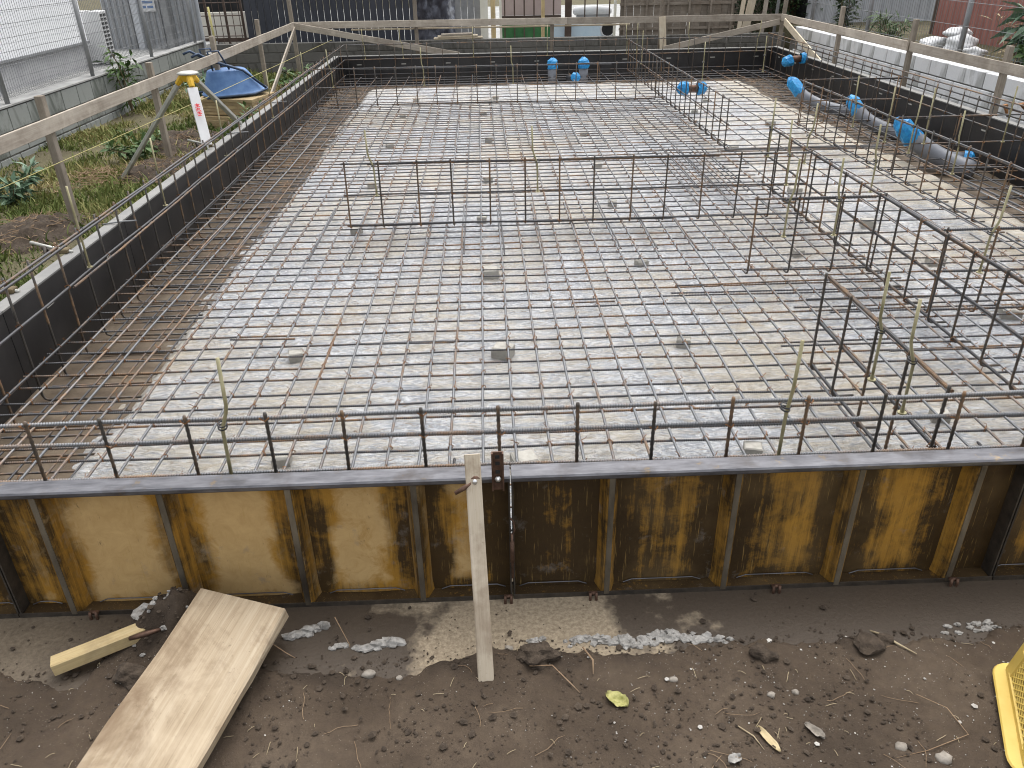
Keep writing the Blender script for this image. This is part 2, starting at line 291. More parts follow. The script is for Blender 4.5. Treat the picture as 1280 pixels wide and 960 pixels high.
# ------------------------------------------------------------------ mesh helpers
BASE = {}
class MB:
    def __init__(s): s.v = []; s.f = []
    def add(s, vs, fs):
        o = len(s.v); s.v += [tuple(p) for p in vs]; s.f += [tuple(i + o for i in f) for f in fs]; return s
    def box(s, x0, x1, y0, y1, z0, z1):
        return s.add([(x, y, z) for x in (x0, x1) for y in (y0, y1) for z in (z0, z1)],
                     [(0, 1, 3, 2), (4, 6, 7, 5), (0, 4, 5, 1), (2, 3, 7, 6), (0, 2, 6, 4), (1, 5, 7, 3)])
    def bbox(s, x0, x1, y0, y1, z0, z1, b):             # box with chamfered vertical-section edges (three stacked rings)
        vs = []
        for z, i in ((z0, b), (z0 + b, 0), (z1 - b, 0), (z1, b)):
            a, c, d, e = x0 + i, x1 - i, y0 + i, y1 - i
            vs += [(a, d, z), (c, d, z), (c, e, z), (a, e, z)]
        fs = [(3, 2, 1, 0), (12, 13, 14, 15)]
        for k in range(3):
            for j in range(4): q = k * 4; fs.append((q + j, q + (j + 1) % 4, q + 4 + (j + 1) % 4, q + 4 + j))
        return s.add(vs, fs)
    def tube(s, pts, r, n=6, cap=True):
        pts = [Vector(p) for p in pts]; m = len(pts); rr = r if isinstance(r, (list, tuple)) else [r] * m
        vs = []; up = Vector((0, 0, 1)); prev = None
        for i, p in enumerate(pts):
            t = (pts[min(i + 1, m - 1)] - pts[max(i - 1, 0)]).normalized()
            if prev is None:
                a = t.cross(up if abs(t.z) < .9 else Vector((1, 0, 0))).normalized()
            else: a = (prev - t * prev.dot(t)).normalized()
            prev = a; b = t.cross(a)
            for k in range(n):
                q = 2 * math.pi * k / n; vs.append(p + (a * math.cos(q) + b * math.sin(q)) * rr[i])
        fs = [(i * n + k, i * n + (k + 1) % n, (i + 1) * n + (k + 1) % n, (i + 1) * n + k) for i in range(m - 1) for k in range(n)]
        if cap: fs += [tuple(range(n))[::-1], tuple(range((m - 1) * n, m * n))]
        return s.add(vs, fs)
    def prism(s, prof, axis, a, b):                      # closed profile swept along an axis
        def P(u, v, t): return {'x': (t, u, v), 'y': (u, t, v), 'z': (u, v, t)}[axis]
        n = len(prof); vs = [P(u, v, a) for u, v in prof] + [P(u, v, b) for u, v in prof]
        fs = [(i, (i + 1) % n, n + (i + 1) % n, n + i) for i in range(n)] + [tuple(range(n))[::-1], tuple(range(n, 2 * n))]
        return s.add(vs, fs)
    def blob(s, c, rad, seed=0, sub=2, amp=.3):
        me = bpy.data.meshes.new('tmp'); import bmesh
        bm = bmesh.new(); bmesh.ops.create_icosphere(bm, subdivisions=sub, radius=1)
        r = random.Random(seed); ph = [(Vector((r.gauss(0, 1), r.gauss(0, 1), r.gauss(0, 1))).normalized(), r.uniform(1.5, 4), r.uniform(0, 6)) for _ in range(6)]
        vs = []
        for v in bm.verts:
            d = v.co.normalized(); k = 1 + amp * sum(math.sin(f * d.dot(a) * 2 + p) for a, f, p in ph) / 3
            vs.append((c[0] + d.x * rad[0] * k, c[1] + d.y * rad[1] * k, c[2] + d.z * rad[2] * k))
        fs = [tuple(v.index for v in f.verts) for f in bm.faces]; bm.free(); bpy.data.meshes.remove(me)
        return s.add(vs, fs)
    def leaf(s, p, d, up, L, W):                          # a folded pointed leaf, 4 triangles
        d = Vector(d).normalized(); sd = d.cross(Vector(up)); sd = sd.normalized() if sd.length > 1e-4 else Vector((1, 0, 0)); n = sd.cross(d)
        p = Vector(p); m = p + d * L * .45
        return s.add([p, m + sd * W * .5 + n * W * .12, m - n * W * .1, m - sd * W * .5 + n * W * .12, p + d * L - n * L * .12], [(0, 1, 2), (0, 2, 3), (1, 4, 2), (2, 4, 3)])
    def mesh(s, name, base=(0, 0, 0), smooth=False):
        me = bpy.data.meshes.new(name); a = np.array(s.v, float) - np.array(base, float)
        me.from_pydata(a.tolist(), [], s.f); me.validate()
        if smooth: me.polygons.foreach_set('use_smooth', [True] * len(me.polygons))
        return me
def gridmesh(name, X, Y, Z, base=(0, 0, 0), smooth=True):
    ny, nx = X.shape; v = np.stack([X, Y, Z], -1).reshape(-1, 3) - np.array(base, float)
    i = np.arange(ny * nx).reshape(ny, nx); f = np.stack([i[:-1, :-1], i[:-1, 1:], i[1:, 1:], i[1:, :-1]], -1).reshape(-1, 4)
    me = bpy.data.meshes.new(name); me.vertices.add(len(v)); me.vertices.foreach_set('co', v.ravel())
    me.loops.add(f.size); me.loops.foreach_set('vertex_index', f.ravel().astype(np.int32)); me.polygons.add(len(f))
    me.polygons.foreach_set('loop_start', np.arange(0, f.size, 4, dtype=np.int32)); me.update(calc_edges=True)
    if smooth: me.polygons.foreach_set('use_smooth', [True] * len(f))
    return me
def setattr_f(me, name, vals):
    a = me.attributes.new(name, 'FLOAT', 'POINT'); a.data.foreach_set('value', np.asarray(vals, dtype=np.float32).ravel())
def tag(o, label=None, cat=None, group=None, kind=None):
    if label: o['label'] = label
    if cat: o['category'] = cat
    if group: o['group'] = group
    if kind: o['kind'] = kind
    return o
def thing(name, label, cat, loc=(0, 0, 0), group=None):
    o = bpy.data.objects.new(name, None); COL.objects.link(o); o.location = loc; o.empty_display_size = .1
    BASE[o.name] = Vector(loc); return tag(o, label, cat, group)
def obj(name, me, mat, parent=None, loc=None, rot=None):
    o = bpy.data.objects.new(name, me); COL.objects.link(o)
    if mat is not None and len(me.materials) == 0: me.materials.append(mat)
    if parent is not None: o.parent = parent; BASE[o.name] = BASE[parent.name]
    if loc is not None: o.location = loc
    if rot is not None: o.rotation_euler = rot
    return o
def part(name, mb, mat, parent, smooth=False):            # world-coordinate verts -> child mesh of a thing or part
    return obj(name, mb.mesh(name, BASE[parent.name], smooth), MAT[mat], parent)
def solo(name, mb, mat, label, cat, group=None, kind=None, smooth=False):
    a = np.array(mb.v); b = (float(a[:, 0].mean()), float(a[:, 1].mean()), float(a[:, 2].min()))
    o = obj(name, mb.mesh(name, b, smooth), MAT[mat]); o.location = b; BASE[o.name] = Vector(b); return tag(o, label, cat, group, kind)
def plank_mesh(L, W, T, seed=0, bow=.0, rag=0.0):
    r = random.Random(seed); mb = MB(); n = max(2, int(L / .25)); b = min(.004, T * .2); vs = []; fs = []
    ring = [(-W / 2 + b, -T / 2), (W / 2 - b, -T / 2), (W / 2, -T / 2 + b), (W / 2, T / 2 - b), (W / 2 - b, T / 2), (-W / 2 + b, T / 2), (-W / 2, T / 2 - b), (-W / 2, -T / 2 + b)]
    for i in range(n + 1):
        t = i / n; dz = bow * math.sin(math.pi * t); dy = r.uniform(-1, 1) * rag
        for (y, z) in ring: vs.append((t * L, y + dy + r.uniform(-1, 1) * rag, z + dz + r.uniform(-1, 1) * rag * .3))
    for i in range(n):
        for k in range(8): fs.append((i * 8 + k, (i + 1) * 8 + k, (i + 1) * 8 + (k + 1) % 8, i * 8 + (k + 1) % 8))
    fs += [tuple(range(8)), tuple(range(n * 8, n * 8 + 8))[::-1]]
    return mb.add(vs, fs)
def plank(name, p0, p1, W, T, wdir, mat, parent=None, bow=0.0, rag=.0012, seed=None):
    """a board from p0 to p1, width along wdir"""
    p0 = Vector(p0); p1 = Vector(p1); x = (p1 - p0); L = x.length; x.normalize(); y = Vector(wdir); y = (y - x * y.dot(x)).normalized(); z = x.cross(y)
    me = plank_mesh(L, W, T, seed if seed is not None else int(L * 1000 + W * 100), bow, rag).mesh(name)
    o = obj(name, me, MAT[mat], parent); b = BASE[parent.name] if parent is not None else Vector((0, 0, 0))
    o.matrix_local = Matrix.Translation(p0 - b) @ Matrix((x, y, z)).transposed().to_4x4()
    if parent is None: BASE[o.name] = p0
    return o

# ------------------------------------------------------------------ the setting: ground, soil, slab strip, trench, film
def nf(x, y, s, o=4): return fbm(x, y, s, o) - .47
xs = np.concatenate([np.linspace(-200, -6.2, 16), np.linspace(-5.9, 7.0, 90), np.linspace(7.5, 200, 16)])
ys = np.concatenate([np.linspace(-60, 0, 8), np.linspace(.4, 20, 130), np.linspace(21, 300, 20)])
X, Y = np.meshgrid(xs, ys)
lawn = 1 - sstep(-3.3, -2.95, X)
rr = sstep(5.75, 6.0, X); fr = sstep(16.4, 16.9, Y)
Z = -.06 + .17 * np.maximum(np.maximum(lawn, fr), rr * .8) * sstep(2.0, 3.2, Y) + nf(X * .9, Y * .9, 3) * .09 * lawn * sstep(2, 3, Y)
g = tag(obj('ground', gridmesh('ground', X, Y, Z), MAT['ground']), kind='structure')
def ground_z(x, y):
    x = np.asarray(x, float); y = np.asarray(y, float); l = 1 - sstep(-3.3, -2.95, x)
    return -.06 + .17 * np.maximum(np.maximum(l, sstep(16.4, 16.9, y)), sstep(5.75, 6, x) * .8) * sstep(2, 3.2, y) + nf(x * .9, y * .9, 3) * .09 * l * sstep(2, 3, y)
# front soil, fine sheet
xs = np.linspace(-3.4, 4.0, 640); ys = np.linspace(-.4, 2.40, 245); X, Y = np.meshgrid(xs, ys)
def soil_z(X, Y):
    edge = 2.085 + (fbm(X * 3.1, X * 0 + .5, 21) - .47) * .16 + nf(X * 13, Y * 13, 24, 4) * .10 + sstep(-.45, -1.3, X) * .02
    edge = edge + .34 * np.exp(-((X + 1.28) / .16) ** 4)                        # a heap of dug soil between the two boards
    z = .012 + nf(X * 2.2, Y * 2.2, 5, 5) * .07 + nf(X * 9, Y * 9, 8, 4) * .032 + nf(X * 34, Y * 34, 9, 3) * .010
    z = z + .19 * np.exp(-(((X + 1.25) / .15) ** 2 + ((Y - 2.25) / .13) ** 2)) * (.55 + fbm(X * 15, Y * 15, 31) * .95)
    z = z + .02 * sstep(.12, 0, np.abs(edge - Y - .04)) * (fbm(X * 9, Y * 9, 12))
    z = z - .022 * np.exp(-((X - .13) / .05) ** 2) * sstep(1.95, 1.7, Y)
    return z - sstep(-.07, .07, Y - edge) * .075, edge
Z, E = soil_z(X, Y)
def soil_at(x, y): return float(soil_z(np.array([x]), np.array([y]))[0][0])
me = gridmesh('front_soil', X, Y, Z)
setattr_f(me, 'clod', sstep(.10, .0, np.abs(E - .03 - Y)) * sstep(.42, .6, fbm(X * 6, Y * 6, 44)) + .9 * np.exp(-(((X + 1.27) / .17) ** 2 + ((Y - 2.22) / .13) ** 2)))
tag(obj('front_soil', me, MAT['soil']), kind='structure')
m = MB(); m.box(-3.4, 6.2, 1.98, 2.46, -.05, 0.0); tag(obj('concrete_strip', m.mesh('concrete_strip'), MAT['strip']), kind='structure')
xs = np.linspace(-2.74, 5.62, 150); ys = np.linspace(2.44, 16.3, 240); X, Y = np.meshgrid(xs, ys)
tag(obj('trench_floor', gridmesh('trench_floor', X, Y, .012 + nf(X * 3, Y * 3, 15) * .03), MAT['trench']), kind='structure')
# polythene film over the hardcore, turned down at its edges
xs = np.linspace(-2.16, 4.86, 300); ys = np.linspace(2.50, 15.4, 520); X, Y = np.meshgrid(xs, ys)
eL = -1.97 + nf(Y * 1.3, Y * 0, 61) * .10; eR = 4.66 + nf(Y * 1.1, Y * 0, 63) * .22; eF = 15.15 + nf(X * .9, X * 0, 65) * .3; eN = 2.62
drop = np.maximum.reduce([sstep(0, .14, eL - X), sstep(0, .16, X - eR), sstep(0, .18, Y - eF), sstep(0, .1, eN - Y)])
Z = .118 + nf(X * 1.4, Y * 1.4, 66, 3) * .018 + nf(X * 6 + nf(X * 2, Y * 2, 3) * 3, Y * 10, 67, 4) * .022 + (1 - np.abs(2 * vnoise(X * 4 + 2 * vnoise(X, Y * 2, 5), Y * 13, 70) - 1)) * .009
Z = Z - drop * .115
film = obj('plastic_film', gridmesh('plastic_film', X, Y, Z), MAT['film']); tag(film, 'crinkled milky plastic film spread under the rebar mat', 'plastic sheet')

# ------------------------------------------------------------------ reinforcing bars
def bar_mesh(L, r, ribbed, seed, pitch=.0105, n=6, name='bar'):
    """deformed bar along +X, slightly wavy"""
    q = random.Random(seed); a1, a2, p1, p2 = q.uniform(.0015, .004), q.uniform(.001, .003), q.uniform(0, 6), q.uniform(0, 6)
    if ribbed:
        m = int(L / pitch); t = np.repeat(np.arange(m) * pitch, 2); t[1::2] += pitch * .52; rad = np.tile([r * 1.10, r * .86], m); 
        t = np.concatenate([t, t + 0]) if False else t
        t3 = np.repeat(np.arange(m) * pitch, 4) + np.tile([0, .22, .34, .88], m) * pitch; rad = np.tile([1.2, 1.2, .84, .84], m) * r; t = t3
    else:
        t = np.linspace(0, L, max(3, int(L / .35))); rad = np.full(len(t), r)
    cy = a1 * np.sin(t * 2.1 + p1) + a2 * np.sin(t * 5.3 + p2); cz = .6 * (a2 * np.sin(t * 2.7 + p2) + a1 * np.sin(t * 4.1 + p1))
    k = np.arange(n) / n * 2 * np.pi
    v = np.stack([np.repeat(t, n), (cy[:, None] + rad[:, None] * np.cos(k)).ravel(), (cz[:, None] + rad[:, None] * np.sin(k)).ravel()], -1)
    i = np.arange(len(t) - 1)[:, None] * n; kk = np.arange(n)[None]; k2 = (kk + 1) % n
    f = np.stack([i + kk, i + n + kk, i + n + k2, i + k2], -1).reshape(-1, 4)
    me = bpy.data.meshes.new(name); me.vertices.add(len(v)); me.vertices.foreach_set('co', v.ravel())
    caps = [np.arange(n)[::-1].astype(np.int32), (np.arange(n) + (len(t) - 1) * n).astype(np.int32)]
    loops = np.concatenate([f.ravel(), *caps]).astype(np.int32); starts = np.concatenate([np.arange(0, f.size, 4), [f.size, f.size + n]]).astype(np.int32)
    me.loops.add(len(loops)); me.loops.foreach_set('vertex_index', loops); me.polygons.add(len(starts)); me.polygons.foreach_set('loop_start', starts)
    me.update(calc_edges=True); me.polygons.foreach_set('use_smooth', [True] * len(starts))
    return me
_bars = {}
def get_bar(L, r, ribbed, mat, var=0):
    key = (round(L, 2), r, ribbed, mat, var)
    if key not in _bars:
        _bars[key] = bar_mesh(L, r, ribbed, hash(key) % 9999 if False else int(L * 100) + var * 31); _bars[key].materials.append(MAT[mat])
    return _bars[key]
def place_bar(parent, p, axis, L, r=.0068, ribbed=False, mat='rebar', var=0, yaw=0.0, name='bar'):
    b = BASE[parent.name]; o = obj(name, get_bar(L, r, ribbed, mat, var), None, parent, Vector(p) - b)
    o.rotation_euler = (random.uniform(0, 6), 0, (0 if axis == 'x' else math.pi / 2) + yaw); return o
RND = random.Random(5)
mat_thing = thing('rebar_mat', 'tied mesh of steel bars lying flat over the whole plastic film', 'rebar mesh', (1.4, 9.3, .12))
XL, XR, YN, YF = -2.64, 5.44, 2.56, 16.1
ZL, ZT = .205, .190
xs_l = []
x = XL
while x < XR + .02:
    xs_l.append(x + RND.uniform(-.010, .010)); x += .1525
ys_t = []
y = YN
while y < YF + .02:
    ys_t.append(y + RND.uniform(-.014, .014)); y += .1515
for i, xx in enumerate(xs_l):
    near = -2.2 < xx < 2.6; end = 16.0 if i % 2 == 0 else (12.75 if xx < 2.85 else 6.05)   # every other bar stops short: the rear and right zones are wider spaced
    a = YN - .04; lap = 3.35 if i % 2 == 0 else 7.3
    if end - a < 5: place_bar(mat_thing, (xx, a, ZL), 'y', end - a, .0064, near, 'rebar_top', i % 3); continue
    off = .018 if i % 2 == 0 else -.018
    place_bar(mat_thing, (xx, a, ZL), 'y', lap + 1.4, .0064, near, 'rebar_top', i % 3, RND.uniform(-.0012, .0012))
    place_bar(mat_thing, (xx + off, a + lap + RND.uniform(-.06, .06), ZL), 'y', end - a - lap, .0064, False, 'rebar', i % 3, RND.uniform(-.001, .001))
def row_on(j, yy): return True if yy < 12.75 else j % 2 == 0
for j, yy in enumerate(ys_t):
    if not row_on(j, yy): continue
    L_ = 5.5 if (j % 2 == 1 and yy > 6.0) else 8.15
    place_bar(mat_thing, (XL - .03 + RND.uniform(-.03, .03), yy, ZT), 'x', L_, .0064, yy < 7.0, 'rebar', j % 4, RND.uniform(-.0012, .0012))
# extra lap bars seen on the mat
ex = [(-.77, 4.36, .55), (-1.6, 4.42, .4), (.55, 4.9, .3), (1.05, 3.42, .8), (1.25, 2.95, .9), (1.3, 5.1, 1.6), (1.25, 5.02, 1.6), (1.7, 4.1, 1.1), (2.0, 4.72, 2.4), (2.1, 4.78, 2.4), (2.2, 4.62, 2.4), (2.3, 4.0, 1.2),
      (1.75, 9.06, 1.6), (1.7, 9.22, 3.2), (1.85, 9.38, 3.2), (2.7, 9.14, 1.9), (2.9, 9.3, 1.8), (2.6, 8.6, 1.2), (1.0, 12.0, 1.4)]
for i, (x0, y0, L) in enumerate(ex): place_bar(mat_thing, (x0, y0, ZT + .028 * (i % 2) + .004), 'x', L, .0064, y0 < 5.5, 'rebar', i % 3, RND.uniform(-.01, .01))
for i in range(10): place_bar(mat_thing, (1.95 + .062 * i + RND.uniform(-.01, .01), 7.35 + RND.uniform(-.1, .3), ZL + .012), 'y', 1.8, .0064, False, 'rebar', i % 3, RND.uniform(-.01, .01))
for xx in [-1.52, -1.22, -.92, -.58, -.27, .26, .56, .86, 1.32, 1.62, 1.93, 2.3]:  # starter bars reaching in from the front edge
    place_bar(mat_thing, (xx + .05, 2.46, ZT - .05), 'y', .62 + RND.uniform(-.1, .1), .0064, True, 'rebar', 1, RND.uniform(-.03, .03))
for (x0, xs_, L_) in ((-2.62, (-2.52, -2.36, -2.2, -2.06), 1.25), (4.55, (4.82, 5.0, 5.18, 5.34), .85)):
    for xx in xs_: place_bar(mat_thing, (xx, YN + RND.uniform(.0, .1), .075), 'y', 13.4, .0064, False, 'rebar', 1, RND.uniform(-.0015, .0015))
    for k in range(22 if x0 < 0 else 18): place_bar(mat_thing, (x0 + RND.uniform(-.02, .02), 2.7 + k * .30 + RND.uniform(-.03, .03), .062), 'x', L_, .0064, False, 'rebar', 1, RND.uniform(-.012, .012))
# tie wires at the crossings
tm = MB()
for ii, xx in enumerate(xs_l):
    for jj, yy in enumerate(ys_t):
        if not row_on(jj, yy) or (ii % 2 and yy > (12.75 if xx < 2.85 else 6.05)) or (jj % 2 and xx > 2.85 and yy > 6): continue
        if RND.random() > (.72 if yy < 8 else .5): continue
        s_ = RND.choice((-1, 1)); p = Vector((xx + RND.uniform(-.003, .003), yy, ZL)); d = Vector((s_, 1, 0)).normalized(); e = Vector((0, 0, 1)); n_ = 5 if yy < 7 else 3
        r_ = .0155; pts = [p + d * math.cos(q) * r_ * 1.15 + e * math.sin(q) * r_ * .9 - e * .006 for q in [2 * math.pi * k / n_ for k in range(n_ + 1)]]
        tm.tube(pts, .0029 if yy < 7 else .0038, 3, False)
        if yy < 6.5:
            t0 = p + e * .008; t1 = t0 + Vector((RND.uniform(-.02, .02), RND.uniform(-.02, .02), RND.uniform(.004, .02))); tm.tube([t0, t1, t1 + Vector((RND.uniform(-.012, .012), RND.uniform(-.012, .012), RND.uniform(-.01, .01)))], .0019, 3, False)
ties = part('tie_wire', tm, 'tie', mat_thing); ties['kind'] = 'stuff'

def stirrup_mesh(h, foot, name='stirrup', r=.0072, up=0.0, ribbed=True):
    """upright leg from z=0 to h with a bent foot of signed length along +Y"""
    pts = [(0, foot, 0)] if abs(foot) > .01 else []
    if pts: pts += [(0, foot * .5, 0), (0, math.copysign(.03, foot), .0), (0, math.copysign(.009, foot), .009), (0, 0, .03)]
    n = int((h - .03) / .0125) if ribbed else 3
    pts += [(0, 0, .03 + (h - .03) * k / n) for k in range(1, n + 1)]
    k0 = len(pts) - n
    rad = [r] * k0 + [r * (1.16 if k % 2 else .84) for k in range(n)] if ribbed else [r] * len(pts)
    return MB().tube(pts, rad, 6).mesh(name, (0, 0, 0), True)
_st = {}
def get_st(h, foot, ribbed):
    key = (round(h, 3), round(foot, 3), ribbed)
    if key not in _st: _st[key] = stirrup_mesh(h, foot, ribbed=ribbed); _st[key].materials.append(MAT['stirrup'])
    return _st[key]
def cage(name, label, axis, a, b, c, levels=(.76, .50, .24), step=.295, start=None, z0=.215, foot=.12, ribbed=False, footrot=0, dbl=(.76,), big=.0080):
    """upright bars tied to level bars; axis is the run, c the other coordinate"""
    loc = ((a + b) / 2, c, z0) if axis == 'x' else (c, (a + b) / 2, z0)
    t = thing(name, label, 'rebar cage', loc, 'rebar cages standing on the mat'); bz = BASE[t.name]
    for z in levels:
        runs = [(a, b, 0, 0)]
        if any(abs(z - q) < 1e-3 for q in dbl):
            m1 = a + (b - a) * RND.uniform(.3, .6); runs.append((max(a, m1 - (b - a) * .35), min(b, m1 + (b - a) * .4), .017, -.012))
        for (u, v, dc, dz) in runs:
            p = (u, c + .016 + dc, z + dz) if axis == 'x' else (c + .016 + dc, u, z + dz)
            place_bar(t, p, axis, v - u, big, ribbed, 'rebar_top' if (ribbed and c < 2.7 and axis == 'x') else 'rebar', RND.randint(0, 2), RND.uniform(-.001, .001), 'level_bar')
    s = start if start is not None else a + .02
    while s < b + .01:
        p = (s + RND.uniform(-.012, .012), c, z0) if axis == 'x' else (c, s + RND.uniform(-.012, .012), z0)
        o = obj('stirrup', get_st(.785 - z0 if max(levels) < .8 else .80 - z0, foot, ribbed), None, t, Vector(p) - bz)
        o.rotation_euler = (RND.uniform(-.012, .012), RND.uniform(-.012, .012), footrot + RND.uniform(-.05, .05)); s += step
    km = MB()                                             # wire wrapped round each joint, joined: a few pixels each
    s = start if start is not None else a + .02
    while s < b + .01:
        for z in levels:
            if RND.random() < .7:
                p = Vector((s, c + .008, z)) if axis == 'x' else Vector((c + .008, s, z))
                km.tube([p + Vector((math.cos(q) * .018, math.sin(q) * .018, .006 * math.sin(q * 2))) if axis == 'x' else p + Vector((math.cos(q) * .018, .006 * math.sin(q * 2), math.sin(q) * .016)) for q in [k * 1.2566 for k in range(6)]], .0028, 3, False)
        s += step
    kk = part('joint_wire', km, 'tie', t); kk['kind'] = 'stuff'
    return t
PI = math.pi
front = cage('rebar_cage', 'long upright rebar cage right behind the yellow steel form', 'x', -2.62, 5.42, 2.56, (.76, .663, .505, .235), .296, -2.64, .03, .5, True, 0, (.76, .663))
left_c = cage('rebar_cage', 'long upright rebar cage along the black form beside the grass', 'y', 2.58, 16.15, -2.62, (.76, .50, .235), .295, 2.6, .03, .62, False, -PI / 2, (.76, .5))
rear_c = cage('rebar_cage', 'upright rebar cage along the far black form', 'x', -2.60, 5.42, 16.16, (.76, .50, .235), .30, -2.55, .03, .4, False, PI, ())
right_c = cage('rebar_cage', 'long upright rebar cage along the black form below the pale block wall', 'y', 2.58, 16.15, 5.44, (.82, .76, .52, .235), .30, 2.6, .03, .5, False, PI / 2, (.76, .52))
cA = cage('rebar_cage', 'free standing rebar cage across the middle of the mat', 'x', -1.20, 2.72, 6.60, step=.30, ribbed=True, dbl=(.76, .24), big=.0080)
cB = cage('rebar_cage', 'short rebar cage with rusty ties right of middle, nearer than the middle cage', 'x', 1.84, 2.73, 5.27, step=.293, ribbed=True)
cC = cage('rebar_cage', 'rebar cage running lengthwise right of the middle, joining two short cross cages', 'y', 2.60, 7.72, 2.71, step=.295, footrot=-PI / 2, ribbed=True)
cD = cage('rebar_cage', 'short lengthwise rebar cage running into the front cage on the right', 'y', 2.60, 3.84, 1.765, step=.30, footrot=-PI / 2, ribbed=True)
cM = cage('rebar_cage', 'rebar cage crossing to the right edge in front of the grey spacer blocks', 'x', 2.76, 5.42, 4.50, step=.30, ribbed=True)
cH = cage('rebar_cage', 'lengthwise rebar cage along the blue capped grey pipes', 'y', 4.55, 10.62, 4.07, step=.295, footrot=-PI / 2, start=6.03)
cG = cage('rebar_cage', 'rebar cage crossing over the largest blue bagged pipe to the right form', 'x', 4.13, 5.44, 8.0, step=.30)
cF = cage('rebar_cage', 'rebar cage crossing behind the elbow pipe with the crumpled blue cap', 'x', 4.13, 5.44, 10.6, step=.30)
cI = cage('rebar_cage', 'long rebar cage crossing the rear of the mat from the left form', 'x', -2.56, 2.80, 12.70, step=.305, dbl=(.76, .24))
cJ = cage('rebar_cage', 'lengthwise rebar cage running from the rear form towards the middle', 'y', 9.15, 16.1, 2.76, step=.295, footrot=-PI / 2, start=9.18)

# ------------------------------------------------------------------ kinked level rods clipped to the cages
def rod_mesh(dx, kz):
    m = MB(); m.tube([(0, 0, 0), (0, 0, .12), (0, 0, .235), (dx * .25, 0, .265), (dx * .8, 0, kz - .02), (dx, 0, kz + .01), (dx * 1.05, 0, .535)], .0072, 7); return m.mesh('rod', (0, 0, 0), True)
rod_var = []
for dx, kz in ((-.035, .34), (-.022, .32), (.0, .33), (.012, .34), (.028, .33), (-.05, .36)):
    me = rod_mesh(dx, kz); me.materials.append(MAT['brass']); rod_var.append(me)
m = MB(); m.tube([(0, 0, .0), (0, 0, .006)], .020, 8); m.tube([(0, 0, .006), (0, 0, .03)], .009, 6); foot_me = m.mesh('foot_plate'); foot_me.materials.append(MAT['brass'])
m = MB()
for zz in (.245, .258): m.tube([(math.cos(q) * .016, .012 + math.sin(q) * .02, zz + .003 * math.sin(q)) for q in [k * PI / 4 for k in range(9)]], .0034, 5, False)
tie_me = m.mesh('black_tie', (0, 0, 0), True); tie_me.materials.append(MAT['blackplastic'])
RODS = [(-1.013, 2.535, 4, .05, 'front cage, left of the pale leaning batten'), (1.104, 2.535, 3, .02, 'front cage, right of the pale leaning batten'), (1.765, 3.18, 1, -.03, 'short lengthwise cage on the right, farther of its two rods'),
 (1.765, 2.88, 0, -.04, 'short lengthwise cage on the right, nearer of its two rods'), (.429, 6.575, 0, -.04, 'middle cage, right one of two'), (-.915, 6.575, 0, -.04, 'middle cage, left one of two'),
 (-2.208, 16.13, 1, 0, 'rear cage, near the left corner under the slanting board'), (-1.493, 16.13, 0, -.02, 'rear cage, at the low end of the left slanting board'), (-.166, 16.13, 2, 0, 'rear cage, left of the green sheet'), (1.236, 16.13, 2, 0, 'rear cage, behind the pair of upright blue caps'),
 (2.753, 16.13, 1, -.02, 'rear cage, left one of the pair behind the lengthwise cage end'), (2.94, 16.13, 2, 0, 'rear cage, right one of the pair behind the lengthwise cage end'), (3.937, 16.13, 1, 0, 'rear cage, just right of the broad pale stake'), (5.248, 16.13, 4, .01, 'rear cage, at the right slanting board'),
 (-.889, 12.675, 1, -.01, 'long cross cage at the rear, left one'), (.457, 12.675, 1, -.02, 'long cross cage at the rear, left of the blue caps'), (-2.258, 12.675, 0, -.03, 'long cross cage at the rear, beside the left form with a wire knot'), (-2.62, 12.4, 2, 0, 'left cage, farthest back'),
 (4.472, 13.3, 2, -.02, 'mat at the rear right, in front of the twin blue ends'), (3.323, 12.6, 2, -.02, 'mat beside the rear lengthwise cage, standing alone and low'), (2.76, 14.6, 2, -.01, 'rear lengthwise cage near the rear form'), (4.07, 8.886, 1, -.03, 'lengthwise cage by the blue capped pipes, farthest'),
 (4.07, 8.1, 2, -.01, 'lengthwise cage by the blue capped pipes, second from the far end'), (4.07, 7.594, 3, .02, 'lengthwise cage by the blue capped pipes, in front of the largest blue bag'), (4.07, 6.79, 1, -.01, 'lengthwise cage by the blue capped pipes, nearest'), (4.409, 7.975, 2, -.01, 'short cross cage over the largest blue bag'), (5.219, 7.975, 2, -.01, 'short cross cage next to the right form'),
 (2.71, 7.6, 2, 0, 'lengthwise cage right of the middle, at its far end'), (2.532, 6.575, 1, -.03, 'right end of the middle cage'), (2.947, 7.29, 4, .03, 'mat just right of the middle cage end'), (2.408, 5.245, 1, -.02, 'short rusty cross cage, right one of two'), (2.056, 5.245, 4, .02, 'short rusty cross cage, left one of two'),
 (3.132, 6.30, 1, -.01, 'mat between the middle cage and the grey spacer blocks'), (3.005, 4.475, 4, .06, 'cross cage at the right edge of the photo'), (-2.62, 5.02, 2, 0, 'left cage, nearest, by the second stake'), (-2.62, 6.45, 2, 0, 'left cage, in front of the tripod'), (-2.62, 8.22, 2, 0, 'left cage, right of the tripod'), (-2.62, 10.3, 2, 0, 'left cage, at the foot of the slanting brace')]
for i, (x, y, v, lean, where) in enumerate(RODS):
    t = thing('level_rod', 'kinked rod: ' + where, 'rod', (x, y - .018, .505), 'kinked level rods')
    t.rotation_euler = (0, lean * .5, RND.uniform(-.3, .3))
    obj('rod', rod_var[v], None, t); obj('foot_plate', foot_me, None, t); obj('tie', tie_me, None, t)

